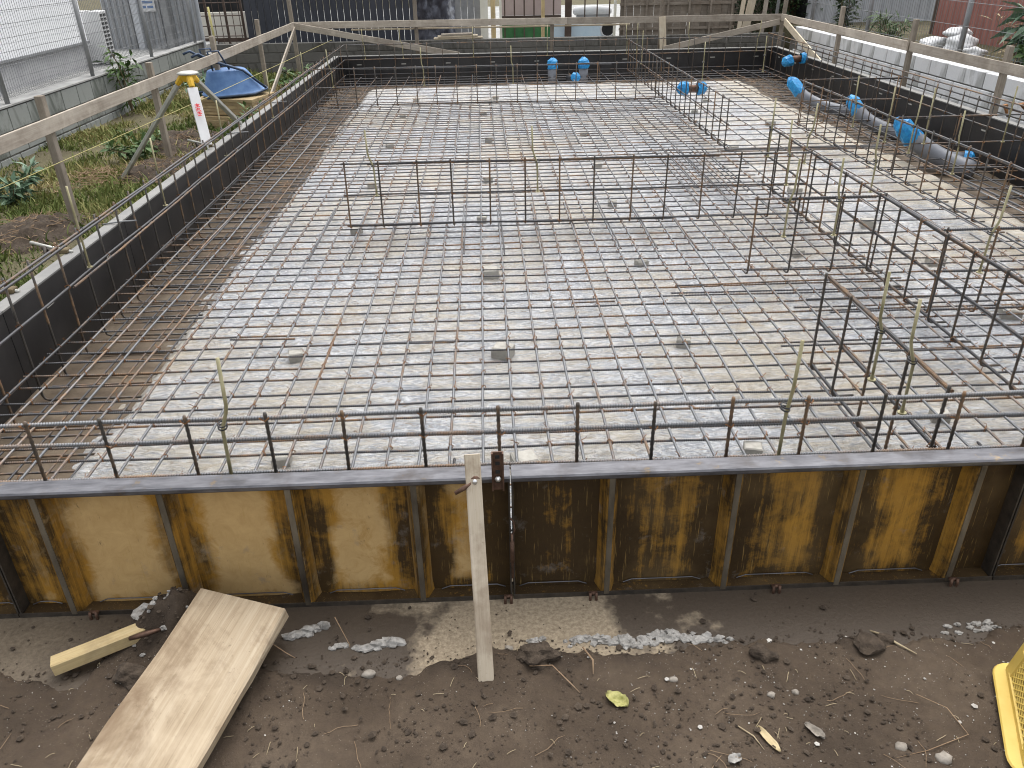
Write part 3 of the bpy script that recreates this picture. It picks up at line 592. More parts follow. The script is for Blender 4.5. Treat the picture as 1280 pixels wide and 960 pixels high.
# ------------------------------------------------------------------ concrete spacer blocks under the mat
m = MB(); m.bbox(-.045, .045, -.04, .04, 0, .065, .006); sp_me = m.mesh('spacer_block'); sp_me.materials.append(MAT['concblock'])
SP = [(-1.19, 4.33, 'left of middle on the near part of the film'), (.07, 4.29, 'in line with the pale leaning batten, near'), (.01, 5.62, 'in line with the pale leaning batten, in front of the middle cage'), (1.19, 4.36, 'right of the middle on the near part of the film'), (-1.03, 3.2, 'nearest the camera, left of the middle'), (.14, 3.1, 'nearest the camera, behind the pale leaning batten'), (1.25, 3.15, 'nearest the camera, on the right'),
      (-1.15, 6.75, 'at the left foot of the middle cage'), (-.05, 7.0, 'under the middle of the middle cage'), (1.18, 5.75, 'right of the middle, before the middle cage'), (-1.2, 8.3, 'left, beyond the middle cage'), (.02, 8.4, 'in the middle, beyond the middle cage'), (1.2, 7.4, 'right, just beyond the middle cage'), (1.25, 8.9, 'right, well beyond the middle cage'), (-1.2, 10.2, 'left, in the rear half'), (.05, 10.4, 'middle, in the rear half'), (1.3, 10.6, 'right, in the rear half'), (-1.2, 12.2, 'left, before the rear cross cage'), (0.0, 12.3, 'middle, before the rear cross cage'), (-1.1, 13.6, 'left, behind the rear cross cage'), (.2, 13.7, 'middle, behind the rear cross cage'),
      (3.05, 7.65, 'pale, right of the middle cage end'), (3.30, 6.55, 'pale, second of the row on the right'), (3.42, 5.62, 'large and pale, third of the row on the right'), (3.40, 4.62, 'large and pale, nearest of the row on the right'), (3.0, 9.6, 'right of the rear lengthwise cage'), (3.9, 11.0, 'pale, rear right of the film'), (3.1, 12.0, 'rear right beside the twin blue caps'), (3.5, 12.9, 'rear right, farthest back'), (2.3, 3.4, 'near the right edge, by the front cage'), (2.45, 5.9, 'between the two short cross cages')]
for (x, y, where) in SP:
    pale = 'pale' in where
    o = obj('spacer_block', sp_me, None); o.location = (x, y, .112); o.rotation_euler = (0, 0, RND.uniform(-.4, .4)); o.scale = (1.25,) * 3 if pale else (.95,) * 3
    if pale: o.scale = (1.3, 1.3, 1.2)
    tag(o, 'concrete spacer block ' + where, 'spacer block', 'concrete spacer blocks')

# ------------------------------------------------------------------ front steel form, yellow panels with ribs
def rib_mesh(edge0):
    m = MB(); hw, bw, y0, y1 = .0125, .036, -.068, .0
    prof = [(-bw, y1), (-hw - .004, y0 + .003), (-hw, y0), (hw, y0), (hw + .004, y0 + .003), (bw, y1)]
    zs = np.linspace(.009, .583, 24); vs = []; fs = []
    for z in zs:
        e = .03 * max(0, 1 - (z - .009) / .05)                       # pressed foot flares a little
        for (x, y) in prof: vs.append((x * (1 + e * 5 * (abs(x) > .03)), y, z))
    n = 6
    for i in range(len(zs) - 1):
        for k in range(n - 1): fs.append((i * n + k, i * n + k + 1, (i + 1) * n + k + 1, (i + 1) * n + k))
    fs += [tuple(range(n)), tuple(range(len(vs) - n, len(vs)))[::-1]]
    m.add(vs, fs); me = m.mesh('rib'); setattr_f(me, 'rub', np.array([(edge0 if abs(v[0]) > .03 else edge0 + .3) for v in vs])); return me
rib_d = rib_mesh(.62); rib_d.materials.append(MAT['form_dusty']); rib_o = rib_mesh(.05); rib_o.materials.append(MAT['form_ochre'])
m = MB(); m.box(-.0105, .0105, -.072, -.0665, .010, .582); edge_me = m.mesh('rib_edge'); edge_me.materials.append(MAT['edge_worn'])
PANELS = [(-2.85, -1.905, [-2.15, -2.6], True, 'dust coated yellow steel form panel at the left corner'), (-1.90, .052, [-1.684, -1.227, -.762, -.308], True, 'dust coated tan and yellow steel form panel left of the leaning batten'),
          (.058, 2.01, [.432, .901, 1.368, 1.824], False, 'worn dark ochre steel form panel right of the leaning batten'), (2.015, 3.96, [2.28, 2.74, 3.2, 3.66], False, 'worn ochre steel form panel outside the right edge'), (3.965, 5.72, [4.3, 4.76, 5.22], False, 'worn ochre steel form panel at the right corner')]
BAYS = {-1.90: [-.2, -.5, -.35, .15, .75], .06: [.75, .35, .1, -.1, .3]}
for (xa, xb, ribs, dusty, label) in PANELS:
    t = thing('steel_formwork', label, 'form panel', ((xa + xb) / 2, 2.40, .002), 'yellow steel form panels'); bz = BASE[t.name]; mt = 'form_dusty' if dusty else 'form_ochre'
    nx = int((xb - xa) / .016); gx = np.linspace(xa, xb, nx); gz = np.linspace(.006, .592, 36); GX, GZ = np.meshgrid(gx, gz)
    near = np.min([np.abs(GX - r) for r in ribs + [xa, xb]], axis=0)
    rub = 1 - sstep(.055, .165, near + nf(GX * 9, GZ * 5, 51) * .11); rub = np.maximum(rub, sstep(.10, .03, GZ) * .55)
    GY = 2.430 - .006 * np.sin(np.clip(near / .2, 0, 1) * PI / 2) + nf(GX * 6, GZ * 6, 52) * .004
    me = gridmesh('face', GX, GY, GZ, bz); setattr_f(me, 'rub', rub)
    srt = np.array(sorted(ribs)); bi = np.searchsorted(srt, GX.ravel()); bays = np.array(BAYS.get(round(xa, 2), [.2, -.1, .3, 0, .1, .2])); setattr_f(me, 'bay', bays[bi]); obj('face', me, MAT[mt], t)
    back = MB(); back.box(xa, xb, 2.434, 2.438, .004, .585); part('back_plate', back, 'blackform', t)
    for r in ribs:
        o = obj('rib', rib_d if dusty else rib_o, None, t, Vector((r + RND.uniform(-.004, .004), 2.430, 0)) - bz)
        BASE[o.name] = bz; e = obj('rib_edge', edge_me, None, o)
    m = MB(); prof = [(2.357, .578), (2.354, .583), (2.354, .596), (2.360, .602), (2.432, .603), (2.437, .600), (2.437, .590), (2.364, .588), (2.363, .578)]
    m.prism(prof, 'x', xa, xb); part('top_rail', m, 'rail', t)
    m = MB(); m.prism([(2.359, .000), (2.359, .020), (2.364, .020), (2.365, .006), (2.431, .006), (2.431, .0)], 'x', xa, xb); part('bottom_rail', m, 'rail_dark', t)
    GX, GY = np.meshgrid(np.linspace(xa + .007, xb - .007, 40), np.linspace(2.366, 2.428, 6)); me = gridmesh('channel_grime', GX, GY, .009 + nf(GX * 30, GY * 30, 54) * .006, bz); setattr_f(me, 'rub', np.full(GX.size, .95)); obj('channel_grime', me, MAT['form_ochre'], t)
    for x in (xa, xb):
        m = MB(); m.box(x + (.0005 if x == xa else -.0065), x + (.0065 if x == xa else -.0005), 2.366, 2.4285, .012, .586); part('end_plate', m, 'rail_dark', t)
    # pressed stiffening line above the bottom rail
    for r0, r1 in zip(sorted(ribs + [xa - .05]), sorted(ribs + [xb + .05])):
        if r1 - r0 > .24:
            m = MB(); m.tube([(max(r0 + .075, xa + .02), 2.418, .014), (max(r0 + .11, xa + .05), 2.416, .030), (min(r1 - .11, xb - .05), 2.416, .030), (min(r1 - .075, xb - .02), 2.418, .014)], .0022, 5); part('weld_bead', m, 'rail', t)
# u-clips along the foot of the form and at the joint
def clip_mesh():
    m = MB()
    for dx in (-.012, .012):
        m.tube([(dx, -.012, .028), (dx, -.016, .012), (dx, -.016, -.008), (dx, -.004, -.014)], .0062, 6)
    m.box(-.017, .017, -.010, .004, .014, .024); return m.mesh('form_clip', (0, 0, 0), True)
cm = clip_mesh(); cm.materials.append(MAT['rustplate'])
for x, lb in ((-1.60, 'under the tan panel, left of the soil heap'), (.035, 'behind the pale leaning batten'), (.375, 'just right of the panel joint'), (1.115, 'under the middle of the dark ochre panel'), (1.84, 'rusty, under the rib near the right edge')):
    o = obj('form_clip', cm, None); o.location = (x, 2.352, .006); tag(o, 'small steel clip on the bottom rail, ' + lb, 'clip', 'form clips along the bottom rail')
m = MB(); m.tube([(.055, 2.352, .12), (.055, 2.352, .34)], .0055, 6); m.tube([(.055, 2.352, .33), (.066, 2.35, .36), (.062, 2.35, .40), (.048, 2.35, .42)], .003, 5); m.tube([(.055, 2.352, .20), (.055, 2.352, .30)], .0085, 7)
solo('joint_pin', m, 'rustplate', 'thin steel pin and hook down the joint between the two yellow panels', 'pin', None, None, True)
# bracket clamp hooked over the top rail
t = thing('rail_clamp', 'rust brown slotted clamp hooked over the top rail beside the batten', 'clamp', (.008, 2.345, .60))
m = MB(); m.box(-.010, .026, 2.346, 2.351, .555, .72); part('back_strip', m, 'rustplate', t)
m = MB(); m.box(-.014, -.008, 2.335, 2.352, .556, .719); m.box(.0245, .0305, 2.335, 2.352, .556, .719); part('side_flange', m, 'rustplate', t)
m = MB()
for z in (.595, .635, .672, .70): m.box(.000, .016, 2.3435, 2.3455, z - .007, z + .007)
part('slot', m, 'dark', t)
m = MB(); m.tube([(.008, 2.343, .612), (.008, 2.322, .612)], .006, 7); m.tube([(.008, 2.334, .612), (.008, 2.329, .612)], .012, 6); part('bolt', m, 'bolt', t, True)
# leaning pale batten with a bolt through its head
bat = plank('leaning_batten', (-.055, 1.925, .0), (-.082, 2.322, .73), .056, .022, (1, 0, 0), 'wood_batten', None, .004, .0008, 3)
tag(bat, 'pale narrow batten leaning against the middle of the yellow form', 'batten')
t = thing('clamp_bolt', 'bright bolt and rusty lever fixing the top of the pale batten', 'bolt', (-.08, 2.28, .62))
m = MB(); m.tube([(-.072, 2.33, .650), (-.074, 2.262, .650)], .0085, 8); part('bolt_head', m, 'bolt', t, True)
m = MB(); m.tube([(-.071, 2.280, .650), (-.071, 2.272, .650)], .019, 10); part('washer', m, 'rustplate', t, True)
m = MB(); m.tube([(-.085, 2.272, .645), (-.11, 2.262, .63), (-.145, 2.255, .612)], [.007, .009, .007], 6); part('lever', m, 'rustplate', t, True)
m = MB(); m.tube([(-.071, 2.268, .643), (-.064, 2.262, .61), (-.058, 2.262, .585)], .0042, 6); part('hanging_pin', m, 'bolt', t, True)
# wide plank sloping down from the form towards the camera, and the offcut under it
pl = plank('wide_plank', (-1.245, 1.17, .035), (-.955, 2.225, .165), .345, .048, (1, -.27, -.12), 'wood_plank', None, .0, .006, 8)
tag(pl, 'wide thick pale scaffold plank with muddy stains sloping up to the form', 'plank')
oc = plank('timber_offcut', (-1.615, 2.055, .055), (-1.28, 2.215, .085), .062, .05, (.4, -1, .1), 'wood_new', None, 0, .0008, 4)
tag(oc, 'short squared yellow timber offcut half buried in the soil heap', 'timber')
m = MB(); m.tube([(-1.36, 2.13, .10), (-1.30, 2.135, .115), (-1.25, 2.15, .12)], [.008, .011, .006], 6); solo('bark_piece', m, 'rustplate', 'short reddish stick lying on the soil heap', 'stick', None, None, True)

# ------------------------------------------------------------------ black form panels on the other three sides
def black_panel(label, axis, a, b, c, inward, group, ztop=.56):
    """inner face at coordinate c, thickness away from the slab"""
    o_ = -inward; loc = ((a + b) / 2, c + o_ * .05, .0) if axis == 'x' else (c + o_ * .05, (a + b) / 2, .0)
    t = thing('black_formwork', label, 'form panel', loc, group)
    def B(m, u0, u1, d0, d1, z0, z1):
        e0, e1 = sorted((c + o_ * d0, c + o_ * d1))
        return m.box(u0, u1, e0, e1, z0, z1) if axis == 'x' else m.box(e0, e1, u0, u1, z0, z1)
    part('face', B(MB(), a + .003, b - .003, 0, .014, .01, ztop - .012), 'blackform', t)
    part('top_rail', B(MB(), a + .002, b - .002, -.003, .085, ztop - .011, ztop), 'blackform_top', t)
    n = max(1, int(round((b - a) / .45)))
    for k in range(n + 1):
        u = a + .004 + (b - a - .034) * k / n
        if axis == 'y' and inward > 0 or axis == 'x' or True: part('rib', B(MB(), u, u + .026, .0145, .07, .02, ztop - .0115), 'rail_dark', t)
    part('bottom_rail', B(MB(), a + .002, b - .002, .0145, .08, .0, .018), 'rail_dark', t)
    for u in (a + (b - a) * .27, a + (b - a) * .77):
        mm = MB(); B(mm, u - .045, u + .045, -.004, -.0005, ztop - .165, ztop - .150); part('tie_plate', mm, 'alu', t)
    return t
ORD = ['nearest', 'second', 'third', 'fourth', 'fifth', 'sixth', 'seventh', 'farthest']
yb = np.linspace(2.44, 16.25, 9)
for i in range(8):
    black_panel('black form panel on the grass side, ' + (ORD[i] if i in (0, 7) else ORD[i] + ' from the camera'), 'y', yb[i], yb[i + 1], -2.735, 1, 'black form panels along the grass')
    black_panel('black form panel below the pale block wall, ' + (ORD[i] if i in (0, 7) else ORD[i] + ' from the camera'), 'y', yb[i], yb[i + 1], 5.615, -1, 'black form panels below the block wall', .575)
xb_ = np.linspace(-2.82, 5.70, 6)
for i in range(5):
    black_panel('black form panel at the far end, ' + ['leftmost', 'second from the left', 'middle one', 'second from the right', 'rightmost'][i], 'x', xb_[i], xb_[i + 1], 16.27, -1, 'black form panels at the far end', .555)
# turn-buckle ties with wing handles outside the left form
for (y, lb) in ((4.45, 'nearest the camera'), (5.15, 'by the nearest grass-side stake'), (8.4, 'at the tripod foot')):
    t = thing('form_tie', 'steel form tie with a wing handle on the left form, ' + lb, 'form tie', (-2.86, y, .55), 'form ties on the left form')
    m = MB(); m.tube([(-2.78, y, .565), (-2.95, y + .02, .60), (-3.06, y + .04, .625)], .011, 7); part('shaft', m, 'alu', t, True)
    m = MB(); m.tube([(-2.96, y - .01, .60), (-2.975, y + .05, .56), (-2.92, y + .10, .53)], [.014, .018, .012], 6); m.tube([(-2.96, y + .01, .60), (-2.93, y - .06, .575)], [.014, .009], 6); part('wing_handle', m, 'rail_dark', t, True)
    m = MB(); m.bbox(-2.90, -2.80, y - .03, y + .03, .561, .592, .006); part('bearing_plate', m, 'stem', t)
for (y, lb) in ((5.75, 'near, bent outward'), (9.0, 'beside the tripod'), (11.0, 'beyond the tripod')):
    m = MB(); m.tube([(-2.83, y, .566), (-2.72, y + .03, .574), (-2.60, y + .05, .575)], .006, 6); solo('separator_bar', m, 'galv', 'thin steel separator lying across the left form top, ' + lb, 'steel bar', 'separators on the left form', None, True)

# ------------------------------------------------------------------ drain pipes with blue taped ends
def wrap_cap(m, c, r, h, ax=(0, 0, 1), seed=0, pointy=.4):
    q = random.Random(seed); ax = Vector(ax).normalized(); a = ax.orthogonal().normalized(); b = ax.cross(a); c = Vector(c); n = 12; vs = []; fs = []
    prof = [(0, 1.06), (.25, 1.10), (.55, 1.08), (.8, .98), (.95, .72), (1.0 + pointy * .3, .30)]
    for (t, k) in prof:
        for j in range(n):
            w_ = 1 + q.uniform(-.14, .14); p = c + ax * (h * t + q.uniform(-.03, .03) * h) + (a * math.cos(2 * PI * j / n) + b * math.sin(2 * PI * j / n)) * r * k * w_; vs.append(p)
    for i in range(len(prof) - 1):
        for j in range(n): fs.append((i * n + j, i * n + (j + 1) % n, (i + 1) * n + (j + 1) % n, (i + 1) * n + j))
    fs.append(tuple(range(len(vs) - n, len(vs)))); m.add(vs, fs)
def pipe(name, label, pts, r, caps, mat='pvc', group='drain pipes with blue taped ends', loc=None):
    t = thing(name, label, 'pipe', loc or pts[0], group); m = MB(); m.tube(pts, r, 12); part('pipe_body', m, mat, t, True)
    for k, (c, ax, rr, h, sd) in enumerate(caps):
        m = MB(); wrap_cap(m, c, rr, h, ax, sd); part('blue_cap', m, 'blue', t)
    return t
pipe('drain_pipe', 'upright grey pipe with a blue cap by the far form, left one of two', [(1.30, 15.65, .05), (1.30, 15.65, .36)], .085, [((1.30, 15.65, .33), (0, 0, 1), .088, .17, 1)])
pipe('drain_pipe', 'upright grey pipe with a blue cap by the far form, right one of two', [(1.88, 15.65, .05), (1.88, 15.65, .36)], .085, [((1.88, 15.65, .33), (0, 0, 1), .092, .17, 2)])
pipe('drain_pipe', 'small black pipe with a round blue end between the two upright capped pipes', [(1.54, 15.3, .20), (1.68, 15.22, .22)], .05, [((1.675, 15.24, .22), (.3, -1, .3), .075, .10, 3)], 'blackplastic')
t = pipe('drain_pipe', 'short rusty pipe with two blue ends inside the rear lengthwise cage', [(2.88, 12.05, .47), (3.20, 12.05, .47)], .05, [((2.98, 12.05, .47), (-1, 0, 0), .085, .14, 4), ((3.12, 12.05, .47), (1, 0, 0), .085, .13, 5)], 'rustplate')
pipe('drain_pipe', 'short rusty pipe with two blue ends at the rear right corner', [(5.14, 14.1, .58), (5.42, 14.1, .60)], .055, [((5.21, 14.1, .58), (-1, -.2, -.3), .085, .15, 6), ((5.36, 14.1, .60), (1, 0, 0), .08, .11, 7)], 'rustplate')
def elbow(label, tip, mid, end, r, sd, h=.22, endcap=False):
    tip, mid, end = Vector(tip), Vector(mid), Vector(end); pts = []
    for k in range(9):
        u = k / 8; pts.append(tip * (1 - u) ** 2 + mid * 2 * u * (1 - u) + end * u * u)
    ax = (tip - mid).normalized(); caps = [(tip - ax * .08, ax, r * 1.02, h, sd)]
    if endcap: caps.append((end - (end - mid).normalized() * .06, (end - mid), r, .1, sd + 9))
    return pipe('elbow_pipe', label, pts, r, caps, 'pvc', 'drain pipes with blue taped ends', tuple(end))
elbow('grey elbow pipe with a tall crumpled blue cap, farthest along the right', (4.76, 12.45, .36), (4.92, 12.3, .14), (5.45, 11.9, .10), .082, 11, .27)
elbow('grey elbow pipe with a round crumpled blue cap, in the middle along the right', (4.98, 10.85, .36), (5.10, 10.7, .14), (5.48, 10.35, .09), .086, 12, .23)
elbow('thick grey elbow pipe with a big torn blue bag, nearest along the right', (4.72, 8.85, .42), (4.96, 8.80, .18), (5.32, 8.45, .09), .10, 13, .28)
pipe('drain_pipe', 'horizontal grey pipe with a small blue end under the nearest elbow', [(4.95, 8.95, .15), (5.34, 8.70, .17)], .065, [((5.32, 8.71, .17), (.8, -.5, 0), .075, .10, 15)])

# ------------------------------------------------------------------ batter boards (levelling rails on stakes)
GS = 'weathered batter board frames round the slab'
bl = thing('batter_board', 'weathered batter board running along the grass, with stakes and a slanting brace', 'batter board', (-3.73, 10, .1), GS)
plank('rail', (-3.70, 3.2, 1.045), (-3.70, 17.22, 1.035), .125, .022, (0, 0, 1), 'wood_grey', bl, .01, .0015)
for (y, zt) in ((4.2, 1.25), (7.15, 1.27), (9.65, 1.24), (12.08, 1.30), (14.62, 1.33)):
    plank('stake', (-3.752, y, -.05), (-3.752, y, zt), .075, .062, (0, 1, 0), 'wood_stake', bl)
plank('brace', (-3.675, 17.1, .98), (-3.30, 12.1, .05), .10, .025, (.1, .1, 1), 'wood_grey', bl)
bf = thing('batter_board', 'weathered batter board across the far end with two slanting braces', 'batter board', (1.2, 17.2, .1), GS)
plank('rail', (-3.74, 17.23, 1.035), (1.72, 17.23, 1.02), .125, .022, (0, 0, 1), 'wood_grey', bf, 0, .0015, 41)
plank('rail', (1.725, 17.23, 1.02), (6.04, 17.23, 1.005), .125, .022, (0, 0, 1), 'wood_grey', bf, 0, .0015, 42)
plank('rail', (-2.6, 17.32, .93), (3.0, 17.32, .925), .03, .02, (0, 0, 1), 'wood_pale', bf, 0, .001, 43)
plank('brace', (-3.70, 17.19, 1.03), (-.45, 17.02, .45), .115, .022, (0, 0, 1), 'wood_grey', bf)
plank('brace', (6.0, 17.19, .93), (3.66, 17.02, .48), .115, .022, (0, 0, 1), 'wood_grey', bf)
for (x, zt) in ((-3.72, 1.85), (-1.3, 1.5), (1.42, .99), (3.62, 1.45), (6.05, 1.9)):
    plank('stake', (x, 17.28, .0), (x - (.04 if x < -3 else 0) + (.09 if x > 6 else 0), 17.28, zt), .075, .06, (1, 0, 0), 'wood_stake', bf)
plank('stake', (3.71, 17.15, .05), (3.62, 17.205, 1.06), .13, .03, (1, 0, 0), 'wood_pale', bf)
br = thing('batter_board', 'weathered batter board along the pale block wall, with stakes and a slanting brace', 'batter board', (6.0, 10, .1), GS)
plank('rail', (6.03, 17.18, 1.01), (6.03, 11.88, 1.00), .125, .022, (0, 0, 1), 'wood_grey', br, 0, .0015, 51)
plank('rail', (6.055, 11.85, .995), (6.055, 6.0, .985), .125, .022, (0, 0, 1), 'wood_grey', br, 0, .0015, 52)
for (y, zt) in ((14.45, 1.36), (11.92, 1.34), (9.63, 1.22), (7.3, 1.25)): plank('stake', (6.10, y, .05), (6.10, y, zt), .08, .06, (0, 1, 0), 'wood_stake', br)
plank('brace', (6.0, 16.9, .95), (5.80, 13.9, .38), .13, .025, (0, .1, 1), 'wood_pale', br)
m = MB(); m.tube([(-3.66, 2.8, .86), (-3.30, 10.0, .80), (-2.95, 17.0, .78)], .003, 5); solo('guide_string', m, 'rod_string', 'thin yellow guide string stretched low over the grass', 'string', None, None, True)
m = MB(); m.prism([(6.1, .56), (5.93, .70), (5.99, .71)], 'y', 8.9, 8.96); m.prism([(5.80, .575), (5.72, .70), (5.76, .71)], 'y', 8.86, 8.90); solo('bent_bracket', m, 'rust', 'rusty bent steel bracket sticking up on the right form', 'bracket')

# ------------------------------------------------------------------ tripod
t = thing('survey_tripod', 'surveyor tripod with yellow head and one white leg marked in red', 'tripod', (-3.0, 8.7, .1))
hd = Vector((-2.985, 8.62, 1.20)); feet = [Vector((-2.80, 8.24, .566)), Vector((-2.80, 9.52, .566)), Vector((-4.05, 8.9, .10))]
m = MB(); m.tube([hd + Vector((0, 0, .035)), hd + Vector((0, 0, .05)), hd + Vector((0, 0, .062))], [.105, .105, .07], 18); part('head_plate', m, 'alu', t, True)
m = MB(); m.tube([hd + Vector((0, 0, -.03)), hd + Vector((0, 0, .034))], [.06, .085], 12); part('head', m, 'yellow', t)
for k, f in enumerate(feet):
    d = (f - hd); dn = d.normalized(); out = Vector((d.x, d.y, 0)).normalized(); side = Vector((-out.y, out.x, 0)); top = hd + out * .08 + dn * .03
    m = MB(); m.tube([hd + out * .055 + Vector((0, 0, .03)), top, hd + out * .08 + dn * .085], [.034, .034, .028], 8); part('hinge', m, 'yellow', t)
    lg = plank('leg', hd + out * .07 + dn * .10, f - dn * .05, .098 if k == 0 else .06, .035, side, 'white_paint' if k == 0 else 'alu', t, 0, 0)
    if k == 0: lg['label'] = 'white leg with red characters'
    m = MB(); m.tube([f - dn * .08, f], [.022, .004], 8); part('spike', m, 'alu', t)
    if k == 0:
        mm = (f - hd) ; n_ = side.cross(dn).normalized(); n_ = n_ if n_.y < 0 else -n_; b = hd + out * .07 + dn * .34 + n_ * .0195; m = MB()
        def st(u0, v0, u1, v1):
            p = b + side * u0 * .03 + dn * v0 * .03; q = b + side * u1 * .03 + dn * v1 * .03; e = (q - p).normalized().cross(n_) * .0045; m.add([p + e, q + e, q - e, p - e], [(0, 1, 2, 3)])
        for (u0, v0, u1, v1) in [(-.8, -1.8, .8, -1.9), (0, -2.3, -.1, -1.1), (-.8, -1.0, .8, -1.1), (-.5, -1.5, .5, -1.5), (-.7, -.3, .6, -.4), (-.1, -.7, -.7, .5), (0, -.3, .8, .6), (-.6, .9, .7, .8), (0, .4, .1, 1.9), (-.7, 1.4, .8, 1.3), (-.6, 2.0, .6, 1.9)]: st(u0, v0, u1, v1)
        part('red_marking', m, 'red', t)

# ------------------------------------------------------------------ plywood stack and upturned wheelbarrow
gz0 = .09
def flatbox(name, label, c, sx, sy, z0, z1, rz, tilt=0):
    t = thing(name, label, 'board stack', (c[0], c[1], z0)); n = max(1, int(round((z1 - z0) / .045))); h = (z1 - z0) / n
    for k in range(n):
        m = MB(); m.bbox(-sx / 2, sx / 2, -sy / 2, sy / 2, h * k, h * (k + 1) - .002, .003); o = obj('board', m.mesh('board'), MAT['ply'], t); o.location = (RND.uniform(-.012, .012), RND.uniform(-.012, .012), 0)
    t.rotation_euler = (tilt, 0, rz); return t
flatbox('plywood_stack', 'lower stack of yellowish plywood boards on the grass', (-3.52, 12.15, gz0), 1.0, .85, gz0, .27, -.35)
flatbox('plywood_stack', 'upper stack of yellowish plywood boards under the blue wheelbarrow', (-3.60, 12.2, .275), .90, .72, .28, .50, -.25, .0)
t = thing('wheelbarrow', 'upturned blue wheelbarrow lying on the plywood stack', 'wheelbarrow', (-3.66, 12.2, .50))
rim = [(-.52, -.40), (.30, -.42), (.58, -.30), (.62, 0), (.58, .30), (.30, .42), (-.52, .40)]; top = [(-.34, -.22), (.16, -.24), (.28, -.16), (.30, 0), (.28, .16), (.16, .24), (-.34, .22)]
m = MB(); vs = []; N_ = 7
for (ring, z) in ((rim, .03), (rim, .05), ([(x * .93, y * .93) for x, y in rim], .07), ([((a[0] * .45 + b[0] * .55), (a[1] * .45 + b[1] * .55)) for a, b in zip(rim, top)], .26), ([(a * 1.08, b * 1.08) for a, b in top], .40), (top, .43)):
    vs += [(x, y, z + (.05 if x > .5 and z < .06 else 0)) for x, y in ring]
fs = [(r * N_ + k, r * N_ + (k + 1) % N_, (r + 1) * N_ + (k + 1) % N_, (r + 1) * N_ + k) for r in range(5) for k in range(N_)] + [tuple(range(5 * N_, 6 * N_))]
m.add(vs, fs); tray = obj('tray', m.mesh('tray', (0, 0, 0), True), MAT['barrow_blue'], t); md = tray.modifiers.new('s', 'SUBSURF'); md.levels = md.render_levels = 2
m = MB(); m.tube([(x, y, .04 + (.05 if x > .5 else 0)) for x, y in rim], .018, 8); o = obj('rim_tube', m.mesh('rim_tube', (0, 0, 0), True), MAT['barrow_dark'], t)
for s_ in (-1, 1):
    m = MB(); m.tube([(.55, .30 * s_, .10), (.20, .26 * s_, .40), (-.30, .27 * s_, .58), (-.50, .28 * s_, .70), (-.62, .28 * s_, .66)], .02, 8); obj('handle', m.mesh('handle', (0, 0, 0), True), MAT['barrow_dark'], t)
    m = MB(); m.tube([(-.30, .24 * s_, .43), (-.34, .25 * s_, .72), (-.16, .25 * s_, .72), (-.02, .24 * s_, .43)], .016, 8); obj('leg', m.mesh('leg', (0, 0, 0), True), MAT['barrow_dark'], t)
m = MB(); m.tube([(-.30, -.27, .60), (-.30, .27, .60)], .016, 8); obj('cross_bar', m.mesh('cross_bar', (0, 0, 0), True), MAT['barrow_dark'], t)
t.rotation_euler = (0, 0, .55); t.scale = (.82, .82, .86)

# ------------------------------------------------------------------ block walls
def block_wall(name, label, axis, a, b, c, thick, z0, z1, bw, bh, mat, capmat=None, face=1):
    loc = ((a + b) / 2, c, z0) if axis == 'x' else (c, (a + b) / 2, z0)
    t = thing(name, label, 'block wall', loc); bz = BASE[t.name]; rows = int(round((z1 - z0) / bh)); j = .016
    core = MB(); e = thick / 2 - .012
    core.box(a, b, c - e, c + e, z0, z1 - .012) if axis == 'x' else core.box(c - e, c + e, a, b, z0, z1 - .012); part('mortar_core', core, 'blk_far', t)
    m = MB(); m.bbox(-bw / 2 + j / 2, bw / 2 - j / 2, -thick / 2, thick / 2, j / 2, bh - j / 2, .006); me = m.mesh('block'); me.materials.append(MAT[mat]); cnt = 0
    for r in range(rows):
        u = a + (bw / 2 if r % 2 == 0 else bw)
        while u <= b - bw / 2 + .01 and cnt < 290:
            o = obj('block', me, None, t, Vector((u, c, z0 + r * bh) if axis == 'x' else (c, u, z0 + r * bh)) - bz); o.rotation_euler = (0, 0, 0 if axis == 'x' else PI / 2); o.location += Vector((0, RND.uniform(-.002, .002), 0)) if axis == 'x' else Vector((RND.uniform(-.002, .002), 0, 0)); u += bw; cnt += 1
    if capmat:
        m = MB(); m.box(a, b, c - thick / 2 - .01, c + thick / 2 + .01, z1, z1 + .02) if axis == 'x' else m.box(c - thick / 2 - .01, c + thick / 2 + .01, a, b, z1, z1 + .02); part('coping', m, capmat, t)
    return t
block_wall('block_wall', 'low grey concrete block wall beyond the grass, topped by a wire fence', 'y', 5.0, 17.8, -5.78, .16, -.06, .73, .46, .26, 'blk_left', 'conc')
block_wall('block_wall', 'low dark block wall across the far end behind the batter board', 'x', -5.6, 6.4, 18.0, .15, -.1, .66, .46, .19, 'blk_far')
block_wall('block_wall', 'bright pale block retaining wall with grey streaks on the right', 'y', 6.6, 17.6, 6.50, .15, -.02, .82, .46, .21, 'blk_right')
m = MB(); m.box(6.58, 12.5, 5.0, 30, .2, .74); tag(obj('neighbour_terrace', m.mesh('neighbour_terrace'), MAT['ground']), kind='structure')
m = MB(); m.box(-9.5, -5.87, 4.0, 30, .1, .60); tag(obj('neighbour_yard', m.mesh('neighbour_yard'), MAT['conc']), kind='structure')
m = MB(); m.box(-6.4, 6.4, 18.09, 32, .1, .46); tag(obj('rear_yard', m.mesh('rear_yard'), MAT['conc']), kind='structure')

